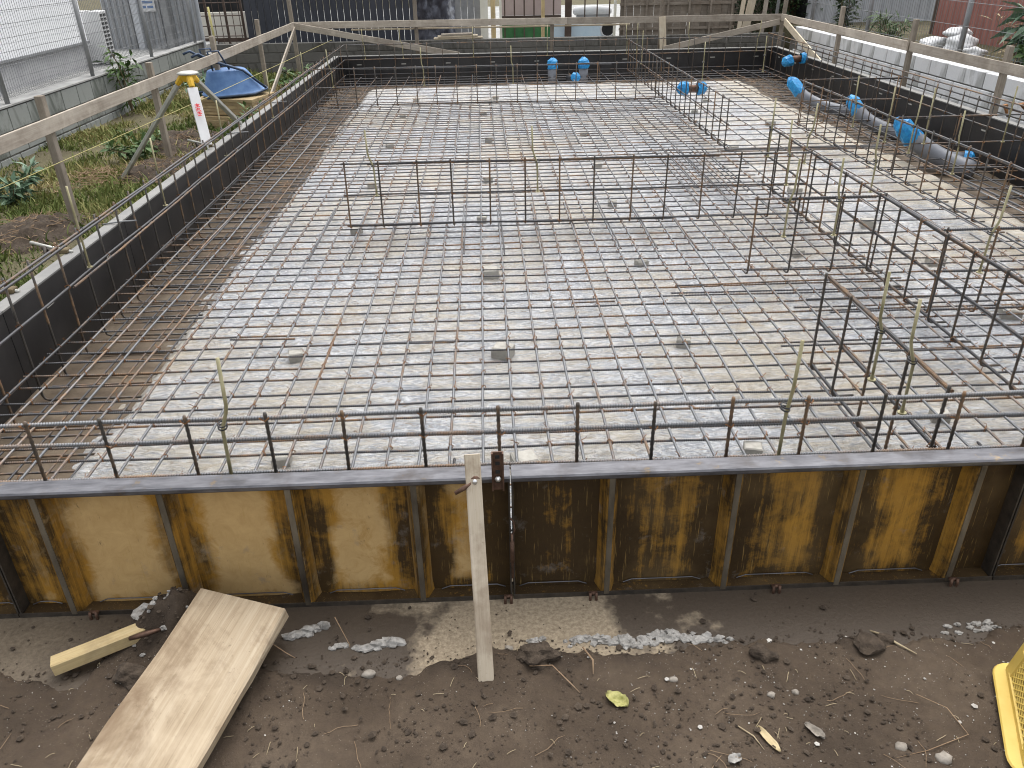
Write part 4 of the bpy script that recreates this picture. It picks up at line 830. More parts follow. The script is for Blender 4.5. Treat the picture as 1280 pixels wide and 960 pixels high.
# ------------------------------------------------------------------ wire fences
def wire_fence(label, axis, c, posts, z0, z1, dv, hz, mat='galv', curl=False, pr=.03, postmat='galv_post', wr=.0028):
    a, b = posts[0], posts[-1]; loc = (c, (a + b) / 2, z0) if axis == 'y' else ((a + b) / 2, c, z0); t = thing('wire_fence', label, 'fence', loc)
    P = (lambda u, d, z: (c + d, u, z)) if axis == 'y' else (lambda u, d, z: (u, c + d, z))
    for u in posts:
        m = MB(); m.tube([P(u, .05, z0 - .1), P(u, .05, z1 + .08)], pr, 8); part('post', m, postmat, t, True)
    for p0, p1 in zip(posts[:-1], posts[1:]):
        m = MB(); u = p0 + .02
        while u < p1 - .01:
            pts = [P(u, 0, z0 + .04), P(u, 0, z1)]
            if curl: pts = [P(u, 0, z0 + .16), P(u, .06, z0 + .09), P(u, .0, z0 + .04), P(u, 0, z0 + .10), P(u, 0, z1)]
            m.tube(pts, wr, 4, False); u += dv
        for z in hz: m.tube([P(p0, -.004, z), P((p0 + p1) / 2, -.004, z), P(p1, -.004, z)], wr * 1.25, 4, False)
        o = part('wire_mesh', m, mat, t); o['kind'] = 'stuff'
    return t
wire_fence('galvanised wire mesh fence on the low grey wall at the left', 'y', -5.80, (5.2, 7.8, 10.2, 12.6, 15.0, 17.4), .75, 1.95, .055, [.84 + .15 * k for k in range(8)], 'galv', True)
wire_fence('thin wire fence with grey posts above the pale block wall', 'y', 6.72, (7.6, 9.7, 11.83, 14.9, 17.5), .74, 1.75, .075, [.95, 1.25, 1.55], 'galv', False, .035)
wire_fence('brown lattice fence behind the wheelbarrow', 'x', 18.7, (-6.3, -5.85, -5.45, -5.1), .46, 1.9, .14, [.75, .95, 1.15, 1.4, 1.65], 'brown_metal', False, .028, 'brown_metal', .008)
m = MB(); m.tube([(-5.60, 18.2, .45), (-5.62, 18.2, 1.35)], .022, 10); solo('marker_pole', m, 'rod_string', 'yellow green pole standing by the end of the left wire fence', 'pole', None, None, True)

# ------------------------------------------------------------------ house at the left
t = thing('white_house', 'white sided house behind the left wire fence', 'house', (-8.5, 11, .6))
m = MB(); m.box(-10.5, -6.86, 2.0, 15.05, .55, .99); part('base_wall', m, 'grey_wall', t)
m = MB(); m.box(-10.5, -6.78, 1.98, 15.08, .99, 1.02); part('flashing', m, 'galv_post', t)
for k in range(11):
    z = 1.022 + .20 * k; m = MB(); m.prism([(-6.86, z), (-6.806, z), (-6.809, z + .198), (-6.86, z + .198)], 'y', 2.0, 15.05); part('siding_board', m, 'white_wall', t)
m = MB(); m.box(-10.5, -6.87, 2.01, 15.04, .99, 3.25); part('wall', m, 'white_wall', t)
m = MB(); m.prism([(-10.9, 3.25), (-6.4, 3.25), (-8.6, 4.6)], 'y', 1.6, 15.5); part('roof', m, 'siding_grey', t)
m = MB(); m.tube([(-6.74, 13.0, .6), (-6.74, 13.0, 3.1)], .03, 8)
t = thing('air_conditioner', 'white outdoor air conditioner unit seen end on beside the white house', 'air conditioner', (-6.9, 15.4, .6))
m = MB(); m.bbox(-7.42, -6.60, 15.25, 15.56, .64, 1.47, .012); part('casing', m, 'white_paint', t)
for r in range(11):
    for cc in range(2):
        m = MB(); m.box(-6.598, -6.592, 15.285 + cc * .13, 15.285 + cc * .13 + .10, .72 + r * .066, .72 + r * .066 + .042); part('grille_slot', m, 'dark', t)
m = MB(); m.box(-7.3, -7.22, 15.27, 15.54, .602, .639); m.box(-6.80, -6.72, 15.27, 15.54, .602, .639); part('foot', m, 'dark', t)
t = thing('garage_gate', 'grey slatted gate with a small blue and white sign beyond the air conditioner', 'gate', (-6.7, 17.6, .6))
m = MB(); m.box(-7.7, -5.75, 18.02, 18.05, .6, 2.0); part('backing', m, 'siding_grey', t)
for k in range(16):
    m = MB(); m.box(-7.66 + k * .12, -7.66 + k * .12 + .05, 17.97, 18.0, .62, 2.0); part('slat', m, 'galv_post', t)
m = MB(); m.box(-7.05, -6.93, 17.84, 17.96, .6, 2.05); part('gate_post', m, 'siding_grey', t)
m = MB(); m.box(-6.45, -6.33, 17.84, 17.96, .6, 2.05); part('gate_post', m, 'galv_post', t)
sg = MB(); sg.box(-6.90, -6.60, 17.945, 17.96, 1.30, 1.62); s_ = part('sign', sg, 'white_paint', t)
sg = MB()
for (u, z, w_) in ((-6.87, 1.53, .10), (-6.74, 1.53, .11), (-6.87, 1.45, .24), (-6.86, 1.36, .08), (-6.75, 1.36, .12)): sg.box(u, u + w_, 17.940, 17.944, z, z + .045)
part('sign_print', sg, 'barrow_blue', s_)
# cream wall, far left, with a taller dark sheet behind it
t = thing('cream_wall', 'low cream painted wall with a dark sheet above it at the far left', 'wall', (-6.0, 20, .4))
m = MB(); m.box(-8.2, -4.9, 19.6, 19.8, .4, 1.16); part('wall_face', m, 'cream', t)
m = MB(); m.box(-8.2, -4.9, 20.4, 20.6, .4, 3.2); part('dark_backing', m, 'dark', t)
m = MB(); m.box(-6.6, -4.9, 19.3, 19.36, .58, .66); part('rail', m, 'brown_metal', t)

# ------------------------------------------------------------------ far side: black tarp wall, lattice, tank, old fence
t = thing('tarp_screen', 'tall black corrugated sheet screen behind the far batter board', 'screen', (-3.2, 18.6, .5))
n = 26; w_ = 3.62 / n
for k in range(n):
    x0 = -5.0 + k * w_; m = MB(); m.prism([(x0 + .004, 18.62), (x0 + w_ * .12, 18.605), (x0 + w_ * .88, 18.605), (x0 + w_ - .004, 18.62), (x0 + w_ - .004, 18.635), (x0 + .004, 18.635)], 'z', .46, 3.0); part('sheet_strip', m, 'tarp', t)
xs = np.linspace(-1.36, -.55, 40); zs = np.linspace(.52, 2.6, 60); X, Zz = np.meshgrid(xs, zs); Yy = 18.54 + nf(X * 5, Zz * 2.5, 81) * .22
o = obj('silver_tarp', gridmesh('silver_tarp', X, Yy, Zz), MAT['foil']); sm = o.modifiers.new('t', 'SOLIDIFY'); sm.thickness = .006
tag(o, 'crinkled dark and silver plastic sheet hanging right of the black screen', 'tarpaulin')
t = thing('board_screen', 'dull grey board panel between silver sheet and pale posts', 'panel', (-.3, 18.6, .5))
for k in range(4):
    m = MB(); m.box(-.56 + k * .14, -.56 + k * .14 + .135, 18.60, 18.63, .5, 2.4); part('board', m, 'galv_post', t)
for (x, wd, mt, lb) in ((.07, .16, 'ivory_post', 'broad ivory post right of the grey panel'), (.26, .10, 'wood_new', 'yellowish timber post next to the ivory post'), (.42, .05, 'ivory_post', 'thin ivory post left of the green sheet'), (1.32, .07, 'wood_new', 'pale timber post in front of the pink wall'), (1.86, .14, 'brown_metal', 'thick dark brown post left of the white tank'), (2.86, .05, 'ivory_post', 'thin pale post right of the white tank')):
    pk = plank('fence_post', (x, 18.45, .44), (x, 18.45, 2.6), wd, .08, (1, 0, 0), mt); tag(pk, lb, 'post')
t = thing('white_boards', 'stack of whitish weathered boards lying on the far block wall', 'board stack', (-.6, 18.1, .66))
for k in range(3): plank('board', (-1.0 + .08 * k, 18.05, .672 + .036 * k), (.02 - .1 * k, 18.07, .682 + .036 * k), .22, .032, (0, 1, 0), 'wood_pale' if k < 2 else 'wood_grey', t, 0, .002, 70 + k)
t = thing('outbuilding', 'low pinkish outbuilding behind dark railings in the far background', 'building', (1.2, 20, .46))
m = MB(); m.box(.45, 1.85, 20.0, 20.1, .95, 2.6); part('wall', m, 'pinkwall', t)
m = MB(); m.box(.45, 1.85, 19.98, 20.12, .80, .94); part('sill', m, 'brown_metal', t)
for k in range(6):
    m = MB(); m.box(.52 + k * .22, .55 + k * .22, 19.5, 19.53, .46, 2.4); part('railing_bar', m, 'brown_metal', t)
m = MB(); m.box(.42, 1.78, 19.6, 19.64, .40, .78); solo('green_sheet', m, 'green_sheet', 'green plastic sheet low behind the far block wall', 'sheet')
t = thing('water_tank', 'white round topped tank cover behind the far batter board', 'tank', (2.55, 20, .8))
m = MB(); m.tube([(2.12, 19.9, 1.02), (2.16, 19.9, 1.02), (2.55, 19.9, 1.04), (2.95, 19.9, 1.02), (3.0, 19.9, 1.02)], [.05, .09, .11, .09, .05], 10); part('cover', m, 'styro', t, True)
m = MB(); m.box(2.2, 2.95, 19.85, 20.0, .46, .96); part('body', m, 'galv_post', t)
for k in range(3):
    m = MB(); m.tube([(2.35 + .28 * k, 19.6, .46), (2.35 + .28 * k, 19.6, 2.0)], .016, 6); part('rail_post', m, 'brown_metal', t, True)
t = thing('blue_cabinet', 'pale blue cabinet side with a round dark hole behind the far wall', 'cabinet', (2.45, 19, .46))
m = MB(); m.box(1.5, 1.80, 18.6, 18.68, .42, .86); part('small_panel', m, 'skyblue', t)
m = MB(); m.box(1.95, 2.90, 18.6, 18.9, .42, .86); part('body', m, 'skyblue', t)
m = MB(); m.tube([(2.74, 18.60, .74), (2.74, 18.585, .74)], .135, 18); part('hole', m, 'dark', t)
m = MB(); m.tube([(2.74 + .15 * math.cos(q), 18.592, .74 + .15 * math.sin(q)) for q in [k * PI / 9 for k in range(19)]], .018, 6, False); part('ring', m, 'styro', t, True)
t = thing('board_fence', 'old dark brown board fence behind the far batter board', 'fence', (4.1, 18.5, .46))
n = 17
for k in range(n):
    x0 = 2.98 + k * .145; m = MB(); q = RND.uniform(-.01, .01); m.box(x0, x0 + .138, 18.5 + q, 18.522 + q, .44 + RND.uniform(0, .03), 2.3 + RND.uniform(-.03, .03))
    o = part('board', m, 'oldwood_fence', t)
for z in (.72, 1.2, 1.75):
    m = MB(); m.box(2.96, 5.46, 18.455, 18.489, z, z + .05); part('rail', m, 'oldwood_fence', t)
for k in range(6):
    m = MB(); m.box(3.05 + k * .46, 3.09 + k * .46, 18.42, 18.4545, .44, 2.35); part('batten', m, 'oldwood_fence', t)
for (x0, x1, lb, mt) in ((5.62, 5.90, 'broad pale leaning board left of the corner stake', 'wood_pale'), (5.50, 5.66, 'narrow pale leaning board beside the board fence', 'wood_pale'), (6.02, 6.10, 'thin reddish leaning slat near the corner stake', 'wood_grey')):
    k_ = plank('leaning_board', (x0, 18.3, .40), (x1, 18.4, 2.2), .17 if mt == 'wood_pale' and x0 > 5.6 else .09, .025, (1, 0, 0), mt); tag(k_, lb, 'board')
m = MB(); m.tube([(6.25, 18.2, .3), (6.30, 18.2, 2.4)], .035, 8); solo('grey_pipe_post', m, 'galv_post', 'thin grey pipe post near the right far corner', 'post', None, None, True)

# ------------------------------------------------------------------ sheds on the right
def corr_wall(label, axis, a, b, c, z0, z1, mat, depth, face, step=.21):
    t = thing('metal_shed', label, 'shed', ((a + b) / 2, c, z0) if axis == 'x' else (c, (a + b) / 2, z0)); n = int((b - a) / step)
    for k in range(n):
        u = a + k * step; pr = [(u + .003, 0), (u + .05, -.025), (u + .11, -.025), (u + .15, 0), (u + step - .003, 0), (u + step - .003, .02), (u + .003, .02)]
        pr = [(p, c + face * q) if axis == 'x' else (c + face * q, p) for p, q in pr]; m = MB(); m.prism(pr, 'z', z0, z1); part('sheet_panel', m, mat, t)
    m = MB(); e0, e1 = sorted((c + face * .03, c + face * depth)); m.box(a, b, e0, e1, z0, z1) if axis == 'x' else m.box(e0, e1, a, b, z0, z1); part('wall_core', m, 'dark' if mat != 'siding_red' else 'brown_metal', t)
    m = MB(); m.box(a - .1, b + .1, min(e0, c - .15 * face) - .05, e1 + .1, z1, z1 + .06) if axis == 'x' else m.box(min(e0, c - .15) - .05, e1 + .1, a - .1, b + .1, z1, z1 + .06); part('roof', m, 'siding_grey', t)
    return t
corr_wall('grey corrugated metal shed behind the right wire fence', 'x', 7.2, 10.2, 19.0, .74, 3.0, 'siding_grey', 2.0, 1)
corr_wall('red brown corrugated metal shed at the upper right', 'y', 8.0, 16.2, 8.55, .74, 3.2, 'siding_red', 2.5, 1, .2)
for i, (x, y, z, r, lb) in enumerate(((7.3, 13.5, .84, (.2, .3, .12), 'long low white bag left of the grey fence post'), (7.35, 12.85, .88, (.22, .26, .15), 'biggest white bag behind the grey fence post'), (7.3, 12.35, .82, (.15, .17, .10), 'small whitish bag right of the grey fence post'), (7.4, 13.1, 1.04, (.18, .26, .09), 'white bag lying on top of the others'))):
    m = MB(); m.blob((x, y, z), r, 90 + i, 3, .16); solo('white_bag', m, 'styro', lb, 'bag', 'white bags behind the right fence', None, True)

# ------------------------------------------------------------------ plants
def leafy(name, label, cat, base, spread, n, L, W, mat, stems=5, group=None, droop=.2, seed=1):
    t = thing(name, label, cat, base, group); q = random.Random(seed); b = Vector(base); ms = MB(); ml = MB()
    for s_ in range(stems):
        tip = b + Vector((q.uniform(-1, 1) * spread[0], q.uniform(-1, 1) * spread[1], spread[2] * q.uniform(.6, 1))); mid = (b + tip) / 2 + Vector((q.uniform(-.1, .1), q.uniform(-.1, .1), .1)) * spread[2]
        pts = [b * (1 - u) ** 2 + mid * 2 * u * (1 - u) + tip * u * u for u in (0, .25, .5, .75, 1)]; ms.tube(pts, [.012 * (1.1 - u * .2) * max(.5, spread[2]) for u in range(5)], 5)
        for _ in range(n // stems):
            u = q.uniform(.15, 1.05); c = b * (1 - u) ** 2 + mid * 2 * u * (1 - u) + tip * u * u; d = Vector((q.gauss(0, 1), q.gauss(0, 1), q.gauss(.1, .6) - droop)).normalized(); k = q.uniform(.6, 1.2); c = c + d * q.uniform(0, .12) * spread[2]
            ml.leaf(c, d, (q.gauss(0, .3), q.gauss(0, .3), 1), L * k, W * k)
    part('stem', ms, 'stem', t); o = part('foliage', ml, mat, t); return t
leafy('leafy_weed', 'broad leaved bluish weed at the foot of the left block wall', 'plant', (-4.75, 8.0, .08), (.3, .4, .34), 190, .15, .055, 'leaf_blue', 9, None, .0, 3)
leafy('leafy_weed', 'bright green leafy weeds under the batter board stake', 'plant', (-4.2, 10.0, .08), (.4, .5, .30), 200, .14, .06, 'leaf', 9, None, .0, 4)
leafy('leafy_weed', 'small bright weed by the far corner of the left form', 'plant', (-3.25, 15.0, .1), (.3, .6, .4), 240, .15, .06, 'leaf', 10, None, .0, 5)
leafy('leafy_weed', 'tall weed growing up against the left block wall top', 'plant', (-5.55, 13.2, .15), (.14, .3, .95), 160, .18, .06, 'leaf', 6, None, .2, 6)
leafy('leafy_weed', 'low weed below the wheelbarrow at the far grass', 'plant', (-4.6, 14.5, .1), (.4, .8, .4), 220, .16, .06, 'leaf_blue', 9, None, .0, 7)
leafy('leafy_weed', 'weed clump between the plywood and the left form', 'plant', (-3.15, 11.2, .1), (.2, .5, .35), 160, .14, .05, 'leaf', 8, None, .0, 17)
leafy('climbing_ivy', 'dark ivy climbing the right fence corner post', 'ivy', (6.75, 15.9, .72), (.12, .25, 1.1), 260, .12, .09, 'leaf_dark', 6, None, .2, 8)
leafy('garden_bush', 'broad bluish leaved bush at the right edge behind the fence', 'bush', (7.15, 10.55, .72), (.35, .55, .95), 130, .42, .17, 'leaf_blue', 8, None, .1, 9)
leafy('garden_bush', 'bright green small leaved bush right of the last stake', 'bush', (6.85, 9.7, .72), (.25, .7, .55), 420, .13, .07, 'leaf', 10, None, .1, 10)
leafy('dry_weed', 'tangle of yellowish dry weeds behind the right fence', 'plant', (7.1, 11.0, .72), (.35, .7, .7), 330, .22, .02, 'straw', 14, None, .0, 12)
leafy('dry_weed', 'green brown weeds left of the white bags', 'plant', (7.1, 14.6, .72), (.35, .9, .5), 330, .2, .03, 'leaf', 14, None, .0, 13)
# a tree with lime leaves whose branch enters at the upper right
t = thing('lime_leaf_tree', 'tree with bright lime leaves reaching in at the upper right corner', 'tree', (7.9, 9.0, .74)); q = random.Random(31)
m = MB(); m.tube([(7.9, 9.0, .7), (7.88, 9.02, 1.2), (7.82, 9.1, 1.9), (7.8, 9.2, 2.6)], [.06, .052, .04, .02], 8); part('trunk', m, 'stem', t, True)
m = MB(); l_ = MB()
for (e) in ((7.02, 10.5, 1.58), (7.3, 10.4, 2.2), (8.3, 9.6, 2.5), (7.4, 8.4, 2.3), (8.2, 8.5, 2.8), (7.8, 9.3, 3.1)):
    a_ = Vector((7.84, 9.08, 1.6)); e = Vector(e); mid = (a_ + e) / 2 + Vector((0, 0, .18)); m.tube([a_, mid, e], [.022, .016, .006], 6)
    for _ in range(60):
        u = q.uniform(.35, 1.05); c = a_ * (1 - u) ** 2 + mid * 2 * u * (1 - u) + e * u * u; d = Vector((q.gauss(0, 1), q.gauss(0, 1), q.gauss(-.3, .4))).normalized(); l_.leaf(c + d * .05, d, (0, 0, 1), q.uniform(.14, .24), q.uniform(.05, .08))
part('branch', m, 'stem', t, True); part('crown', l_, 'leaf_lime', t)
# dark hedge mass at the far right corner
def hedge(label, c, r, n, seed, mat='leaf_dark'):
    t = thing('dark_shrub', label, 'shrub', (c[0], c[1], .46)); q = random.Random(seed); ml = MB(); ms = MB()
    for k in range(7):
        a_ = Vector((c[0] + q.uniform(-.5, .5) * r[0], c[1], .4)); b_ = a_ + Vector((q.uniform(-.4, .4), q.uniform(-.3, .3), c[2] + r[2] * .7)); ms.tube([a_, (a_ + b_) / 2 + Vector((q.uniform(-.1, .1), 0, 0)), b_], [.035, .025, .01], 6)
    for _ in range(n):
        d = Vector((q.gauss(0, 1), q.gauss(0, 1), q.gauss(0, 1))).normalized(); k = q.random() ** .4; p = Vector((c[0] + d.x * r[0] * k, c[1] + d.y * r[1] * k, c[2] + d.z * r[2] * k))
        if p.z > .4: ml.leaf(p, (q.gauss(0, 1), q.gauss(0, 1) - .5, q.gauss(0, .6)), (0, 0, 1), q.uniform(.08, .16), q.uniform(.05, .08))
    part('trunk', ms, 'stem', t, True); part('foliage', ml, mat, t)
hedge('dark evergreen shrub behind the right far corner', (6.9, 19.6, 1.5), (1.2, .8, 1.2), 2600, 41)
hedge('dark evergreen shrub left of the leaning pale boards', (5.35, 19.3, 1.6), (.6, .5, 1.2), 1300, 42)
m = MB(); m.box(5.0, 8.4, 20.6, 20.7, .46, 3.0); solo('dark_fence', m, 'oldwood_fence', 'dark board fence behind the shrubs at the far right', 'fence')

# ------------------------------------------------------------------ grass on the left strip
def tufts(n, x0, x1, y0, y1, hmin, hmax, seed, wd=.006, straw=.35):
    q = np.random.default_rng(seed); x = q.uniform(x0, x1, n * 2); y = y0 + (y1 - y0) * q.random(n * 2) ** 1.25
    d = fbm(x * 1.1, y * .8, 91); keep = d > .40 + q.normal(0, .05, n * 2); x, y = x[keep][:n], y[keep][:n]; n = len(x)
    z = ground_z(x, y) - .01; h = q.uniform(hmin, hmax, n) * (.5 + fbm(x * 1.7, y * 1.7, 95)); a = q.uniform(0, 2 * np.pi, n); l = q.uniform(.15, .9, n) * h; b = q.uniform(0, 2 * np.pi, n)
    w0 = wd * q.uniform(.6, 1.4, n) * (1 + y / 14); dx, dy = np.cos(a) * w0, np.sin(a) * w0; lx, ly = np.cos(b) * l, np.sin(b) * l
    v = np.stack([np.stack([x - dx, y - dy, z], -1), np.stack([x + dx, y + dy, z], -1), np.stack([x + lx * .35 + dx * .7, y + ly * .35 + dy * .7, z + h * .6], -1), np.stack([x + lx * .35 - dx * .7, y + ly * .35 - dy * .7, z + h * .6], -1), np.stack([x + lx, y + ly, z + h * .92], -1)], 1).reshape(-1, 3)
    tone = np.clip(straw + (fbm(x * .8, y * .8, 97) - .47) * 1.6 + q.normal(0, .16, n), 0, 1)
    i = np.arange(n)[:, None] * 5; f4 = (i + np.array([[0, 1, 2, 3]])); f3 = (i + np.array([[3, 2, 4]]))
    me = bpy.data.meshes.new('grass'); me.vertices.add(len(v)); me.vertices.foreach_set('co', v.ravel())
    lp = np.concatenate([f4.ravel(), f3.ravel()]).astype(np.int32); stt = np.concatenate([np.arange(0, n * 4, 4), n * 4 + np.arange(0, n * 3, 3)]).astype(np.int32)
    me.loops.add(len(lp)); me.loops.foreach_set('vertex_index', lp); me.polygons.add(len(stt)); me.polygons.foreach_set('loop_start', stt); me.update(calc_edges=True)
    setattr_f(me, 'tone', np.repeat(tone, 5)); return me
tag(obj('grass', tufts(90000, -5.7, -2.86, 4.5, 17.6, .02, .075, 5, .005, .52), MAT['grass']), 'short patchy green and straw coloured grass on the left strip', 'grass', None, 'stuff')
tag(obj('tall_grass', tufts(4500, -5.7, -2.95, 5.5, 17.6, .06, .20, 6, .006, .42), MAT['grass']), 'taller loose grass blades on the left strip', 'grass', None, 'stuff')
for i, (x, y, sx, sy, lb) in enumerate(((-4.05, 7.0, .45, .55, 'heap of dark turned earth at the left edge of the grass'), (-3.75, 9.2, .4, .6, 'heap of dark turned earth left of the tripod'), (-3.95, 10.7, .45, .7, 'heap of dark turned earth behind the tripod'))):
    gx = np.linspace(x - sx, x + sx, 46); gy = np.linspace(y - sy, y + sy, 46); X, Y = np.meshgrid(gx, gy); r = ((X - x) / sx) ** 2 + ((Y - y) / sy) ** 2 + nf(X * 5, Y * 5, 71) * 1.1
    Z = ground_z(X, Y) + (.13 * np.clip(1 - r, 0, 1) ** .7) * (.5 + fbm(X * 9, Y * 9, 72 + i)) + nf(X * 30, Y * 30, 75) * .03 - .012
    o = obj('earth_heap', gridmesh('earth_heap', X, Y, Z), MAT['clod']); tag(o, lb, 'earth heap', 'earth heaps on the grass')

q = random.Random(66); m = MB()
for (x, y, sx, sy) in ((-4.05, 7.0, .5, .6), (-3.75, 9.2, .45, .7), (-3.95, 10.7, .5, .8), (-4.3, 8.8, .4, .7)):
    for _ in range(130):
        px_, py_ = x + q.gauss(0, .5) * sx, y + q.gauss(0, .5) * sy; z_ = float(ground_z(px_, py_)) + .10 * max(0, 1 - ((px_ - x) / sx) ** 2 - ((py_ - y) / sy) ** 2); a = q.uniform(0, 6.28); p = Vector((px_, py_, z_)); pts = [p]
        for k in range(4): a += q.uniform(-.7, .7); p = p + Vector((math.cos(a) * .035, math.sin(a) * .035, q.uniform(-.01, .022))); pts.append(p)
        m.tube(pts, [.004, .0035, .003, .0025, .001], 4)
tag(obj('dry_roots', m.mesh('dry_roots'), MAT['root']), 'tangled dry roots and stalks over the turned earth', 'dry roots', None, 'stuff')
# ------------------------------------------------------------------ litter on the front soil
q = random.Random(77); pm = MB()
ico = [(0, 0, 1), (.89, 0, .45), (.28, .85, .45), (-.72, .53, .45), (-.72, -.53, .45), (.28, -.85, .45), (0, 0, -.6)]; icf = [(0, 1, 2), (0, 2, 3), (0, 3, 4), (0, 4, 5), (0, 5, 1), (6, 2, 1), (6, 3, 2), (6, 4, 3), (6, 5, 4), (6, 1, 5)]
P_ = [(q.uniform(-2.4, 3.0), 2.12 - 1.0 * q.random() ** 1.2) for _ in range(5200)]; zz, _ = soil_z(np.array([p[0] for p in P_]), np.array([p[1] for p in P_]))
for (x, y), z in zip(P_, zz):
    if fbm(x * 2.1, y * 2.1, 88) < .38 + q.uniform(-.05, .12): continue
    r = .0009 + .0026 * q.random() ** 5; 
    if q.random() < .01: r = q.uniform(.005, .010)
    s = [r * q.uniform(.6, 1.4) for _ in range(3)]; c, n_ = math.cos(q.uniform(0, 6)), math.sin(q.uniform(0, 6)); pm.add([(x + a * s[0] * c - b * s[1] * n_, y + a * s[0] * n_ + b * s[1] * c, z + d * s[2] + r * .3) for a, b, d in ico], icf)
cr = MB(); q2 = random.Random(501); C_ = [(q2.uniform(-2.5, 3.1), q2.uniform(1.15, 2.34)) for _ in range(10500)]; zz2, ee2 = soil_z(np.array([p[0] for p in C_]), np.array([p[1] for p in C_]))
for (x, y), z, e in zip(C_, zz2, ee2):
    d = abs(y - e); heap = math.exp(-(((x + 1.25) / .2) ** 2 + ((y - 2.22) / .16) ** 2))
    if y > e + .03 and q2.random() > .10 + heap: continue
    if y <= e and fbm(x * 4, y * 4, 93) < .40 and d > .05 and heap < .1: continue
    r = q2.uniform(.002, .0045) + .010 * q2.random() ** 7 + .006 * heap * q2.random() ** 2; z = max(z, 0.0)
    s_ = [r * q2.uniform(.6, 1.5) for _ in range(3)]; a = q2.uniform(0, 6.28); c, n_ = math.cos(a), math.sin(a); cr.add([(x + u * s_[0] * c - b * s_[1] * n_, y + u * s_[0] * n_ + b * s_[1] * c, z + d2 * s_[2] * .8 + r * .2) for u, b, d2 in ico], icf)
tag(obj('soil_crumbs', cr.mesh('soil_crumbs'), MAT['clod']), 'loose dark soil crumbs over the front ground', 'soil crumbs', None, 'stuff')
a_ = np.array(pm.v); o = obj('pebbles', pm.mesh('pebbles'), MAT['pebble']); tag(o, 'scattered tiny pale stone chips on the front soil', 'pebbles', None, 'stuff')
for nm, mt, cnt, lm, rad, sd, lb in (('straw_bits', 'straw', 150, .05, .0009, 78, 'scattered short straw bits on the front soil'), ('root_threads', 'root', 60, .14, .0008, 79, 'thin dry root threads on the front soil')):
    q = random.Random(sd); m = MB()
    for _ in range(cnt):
        x, y = q.uniform(-2.2, 2.6), 2.12 - .85 * q.random(); a = q.uniform(0, 6.28); L = lm * q.uniform(.25, 1.2); pts = []; n_ = 6
        for k in range(n_):
            pts.append((x, y)); a += q.uniform(-.5, .5) * (.8 if mt == 'root' else .2); x += math.cos(a) * L / n_; y += math.sin(a) * L / n_
        zz, _ = soil_z(np.array([p[0] for p in pts]), np.array([p[1] for p in pts])); lift = q.uniform(.001, .006)
        m.tube([(p[0], p[1], z + .003 + lift * math.sin(PI * k / (n_ - 1))) for k, (p, z) in enumerate(zip(pts, zz))], [rad * 1.1, rad, rad, rad, rad, rad * .5], 4)
    tag(obj(nm, m.mesh(nm), MAT[mt]), lb, 'plant litter', None, 'stuff')
def sprig(pts, r, label, mat='straw'):
    m = MB(); p = [(x, y, soil_at(x, y) + dz) for x, y, dz in pts]; m.tube(p, [r] * (len(p) - 1) + [r * .4], 5); return solo('dry_twig', m, mat, label, 'twig', 'dry twigs on the front soil', None, True)
sprig([(1.40, 2.13, .05), (1.43, 2.08, .03), (1.46, 2.03, .01), (1.51, 1.98, .008)], .0042, 'thick pale twig on the wet soil at the right')
sprig([(.10, 1.98, .02), (.18, 1.97, .03), (.24, 1.92, .01), (.27, 1.88, .004)], .0022, 'pale bent root right of the leaning batten', 'root')
sprig([(.30, 2.06, .03), (.33, 2.0, .02), (.325, 1.95, .01)], .0034, 'short forked root above the yellow green leaf', 'root')
sprig([(-.62, 2.19, .16), (-.57, 2.15, .06), (-.60, 2.07, .004)], .0016, 'thin root arching beside the concrete crumbs', 'root')
sprig([(-.93, 2.16, .16), (-.80, 2.11, .07), (-.70, 2.08, .004)], .002, 'thin pale root hanging off the wide plank end', 'root')
sprig([(.78, 1.72, .004), (.82, 1.68, .006), (.84, 1.63, .004)], .0022, 'straight straw beside the long dry leaf')
sprig([(.90, 2.33, .03), (1.0, 2.36, .05), (1.06, 2.30, .02), (.89, 2.24, .01)], .0018, 'curled root on the form foot right of middle', 'root')
sprig([(1.43, 1.82, .01), (1.5, 1.75, .02), (1.52, 1.65, .01), (1.36, 1.60, .004), (1.25, 1.58, .004)], .0014, 'long curved root thread left of the yellow crate', 'root')
def crumple(name, c, L, W, rot, mat, label, cat, seed, lift=.008, amp=.012):
    u = np.linspace(-1, 1, 14); v = np.linspace(-1, 1, 8); U, V = np.meshgrid(u, v); wd = np.sqrt(np.clip(1 - np.abs(U) ** 2.2, .02, 1)) * W / 2; x = U * L / 2; y = V * wd
    z = lift + nf(U * 2.5 + seed, V * 2.5, seed) * amp * 2 + amp * V * V; cx, sx = math.cos(rot), math.sin(rot); X = c[0] + x * cx - y * sx; Y = c[1] + x * sx + y * cx; Z = z + soil_at(c[0], c[1])
    b = (c[0], c[1], soil_at(c[0], c[1])); o = obj(name, gridmesh(name, X, Y, Z, b), MAT[mat]); o.location = b; s_ = o.modifiers.new('t', 'SOLIDIFY'); s_.thickness = .0012; return tag(o, label, cat)
crumple('dry_leaf', (.865, 1.665), .105, .026, -1.15, 'dryleaf', 'long narrow dry tan leaf on the soil at the lower right', 'leaf', 2, .006, .006)
crumple('crumpled_leaf', (.395, 1.845), .085, .052, -.7, 'yleaf', 'crumpled yellow green leaf on the soil right of the batten', 'leaf', 5, .006, .017)
crumple('dead_leaf', (.735, 1.60), .045, .03, .3, 'conc_white', 'small whitish torn scrap near the bottom of the photo', 'scrap', 7, .005, .012)
crumple('dead_leaf', (1.02, 1.68), .07, .03, -.9, 'stone', 'greyish flattened scrap right of the long dry leaf', 'scrap', 9, .004, .01)
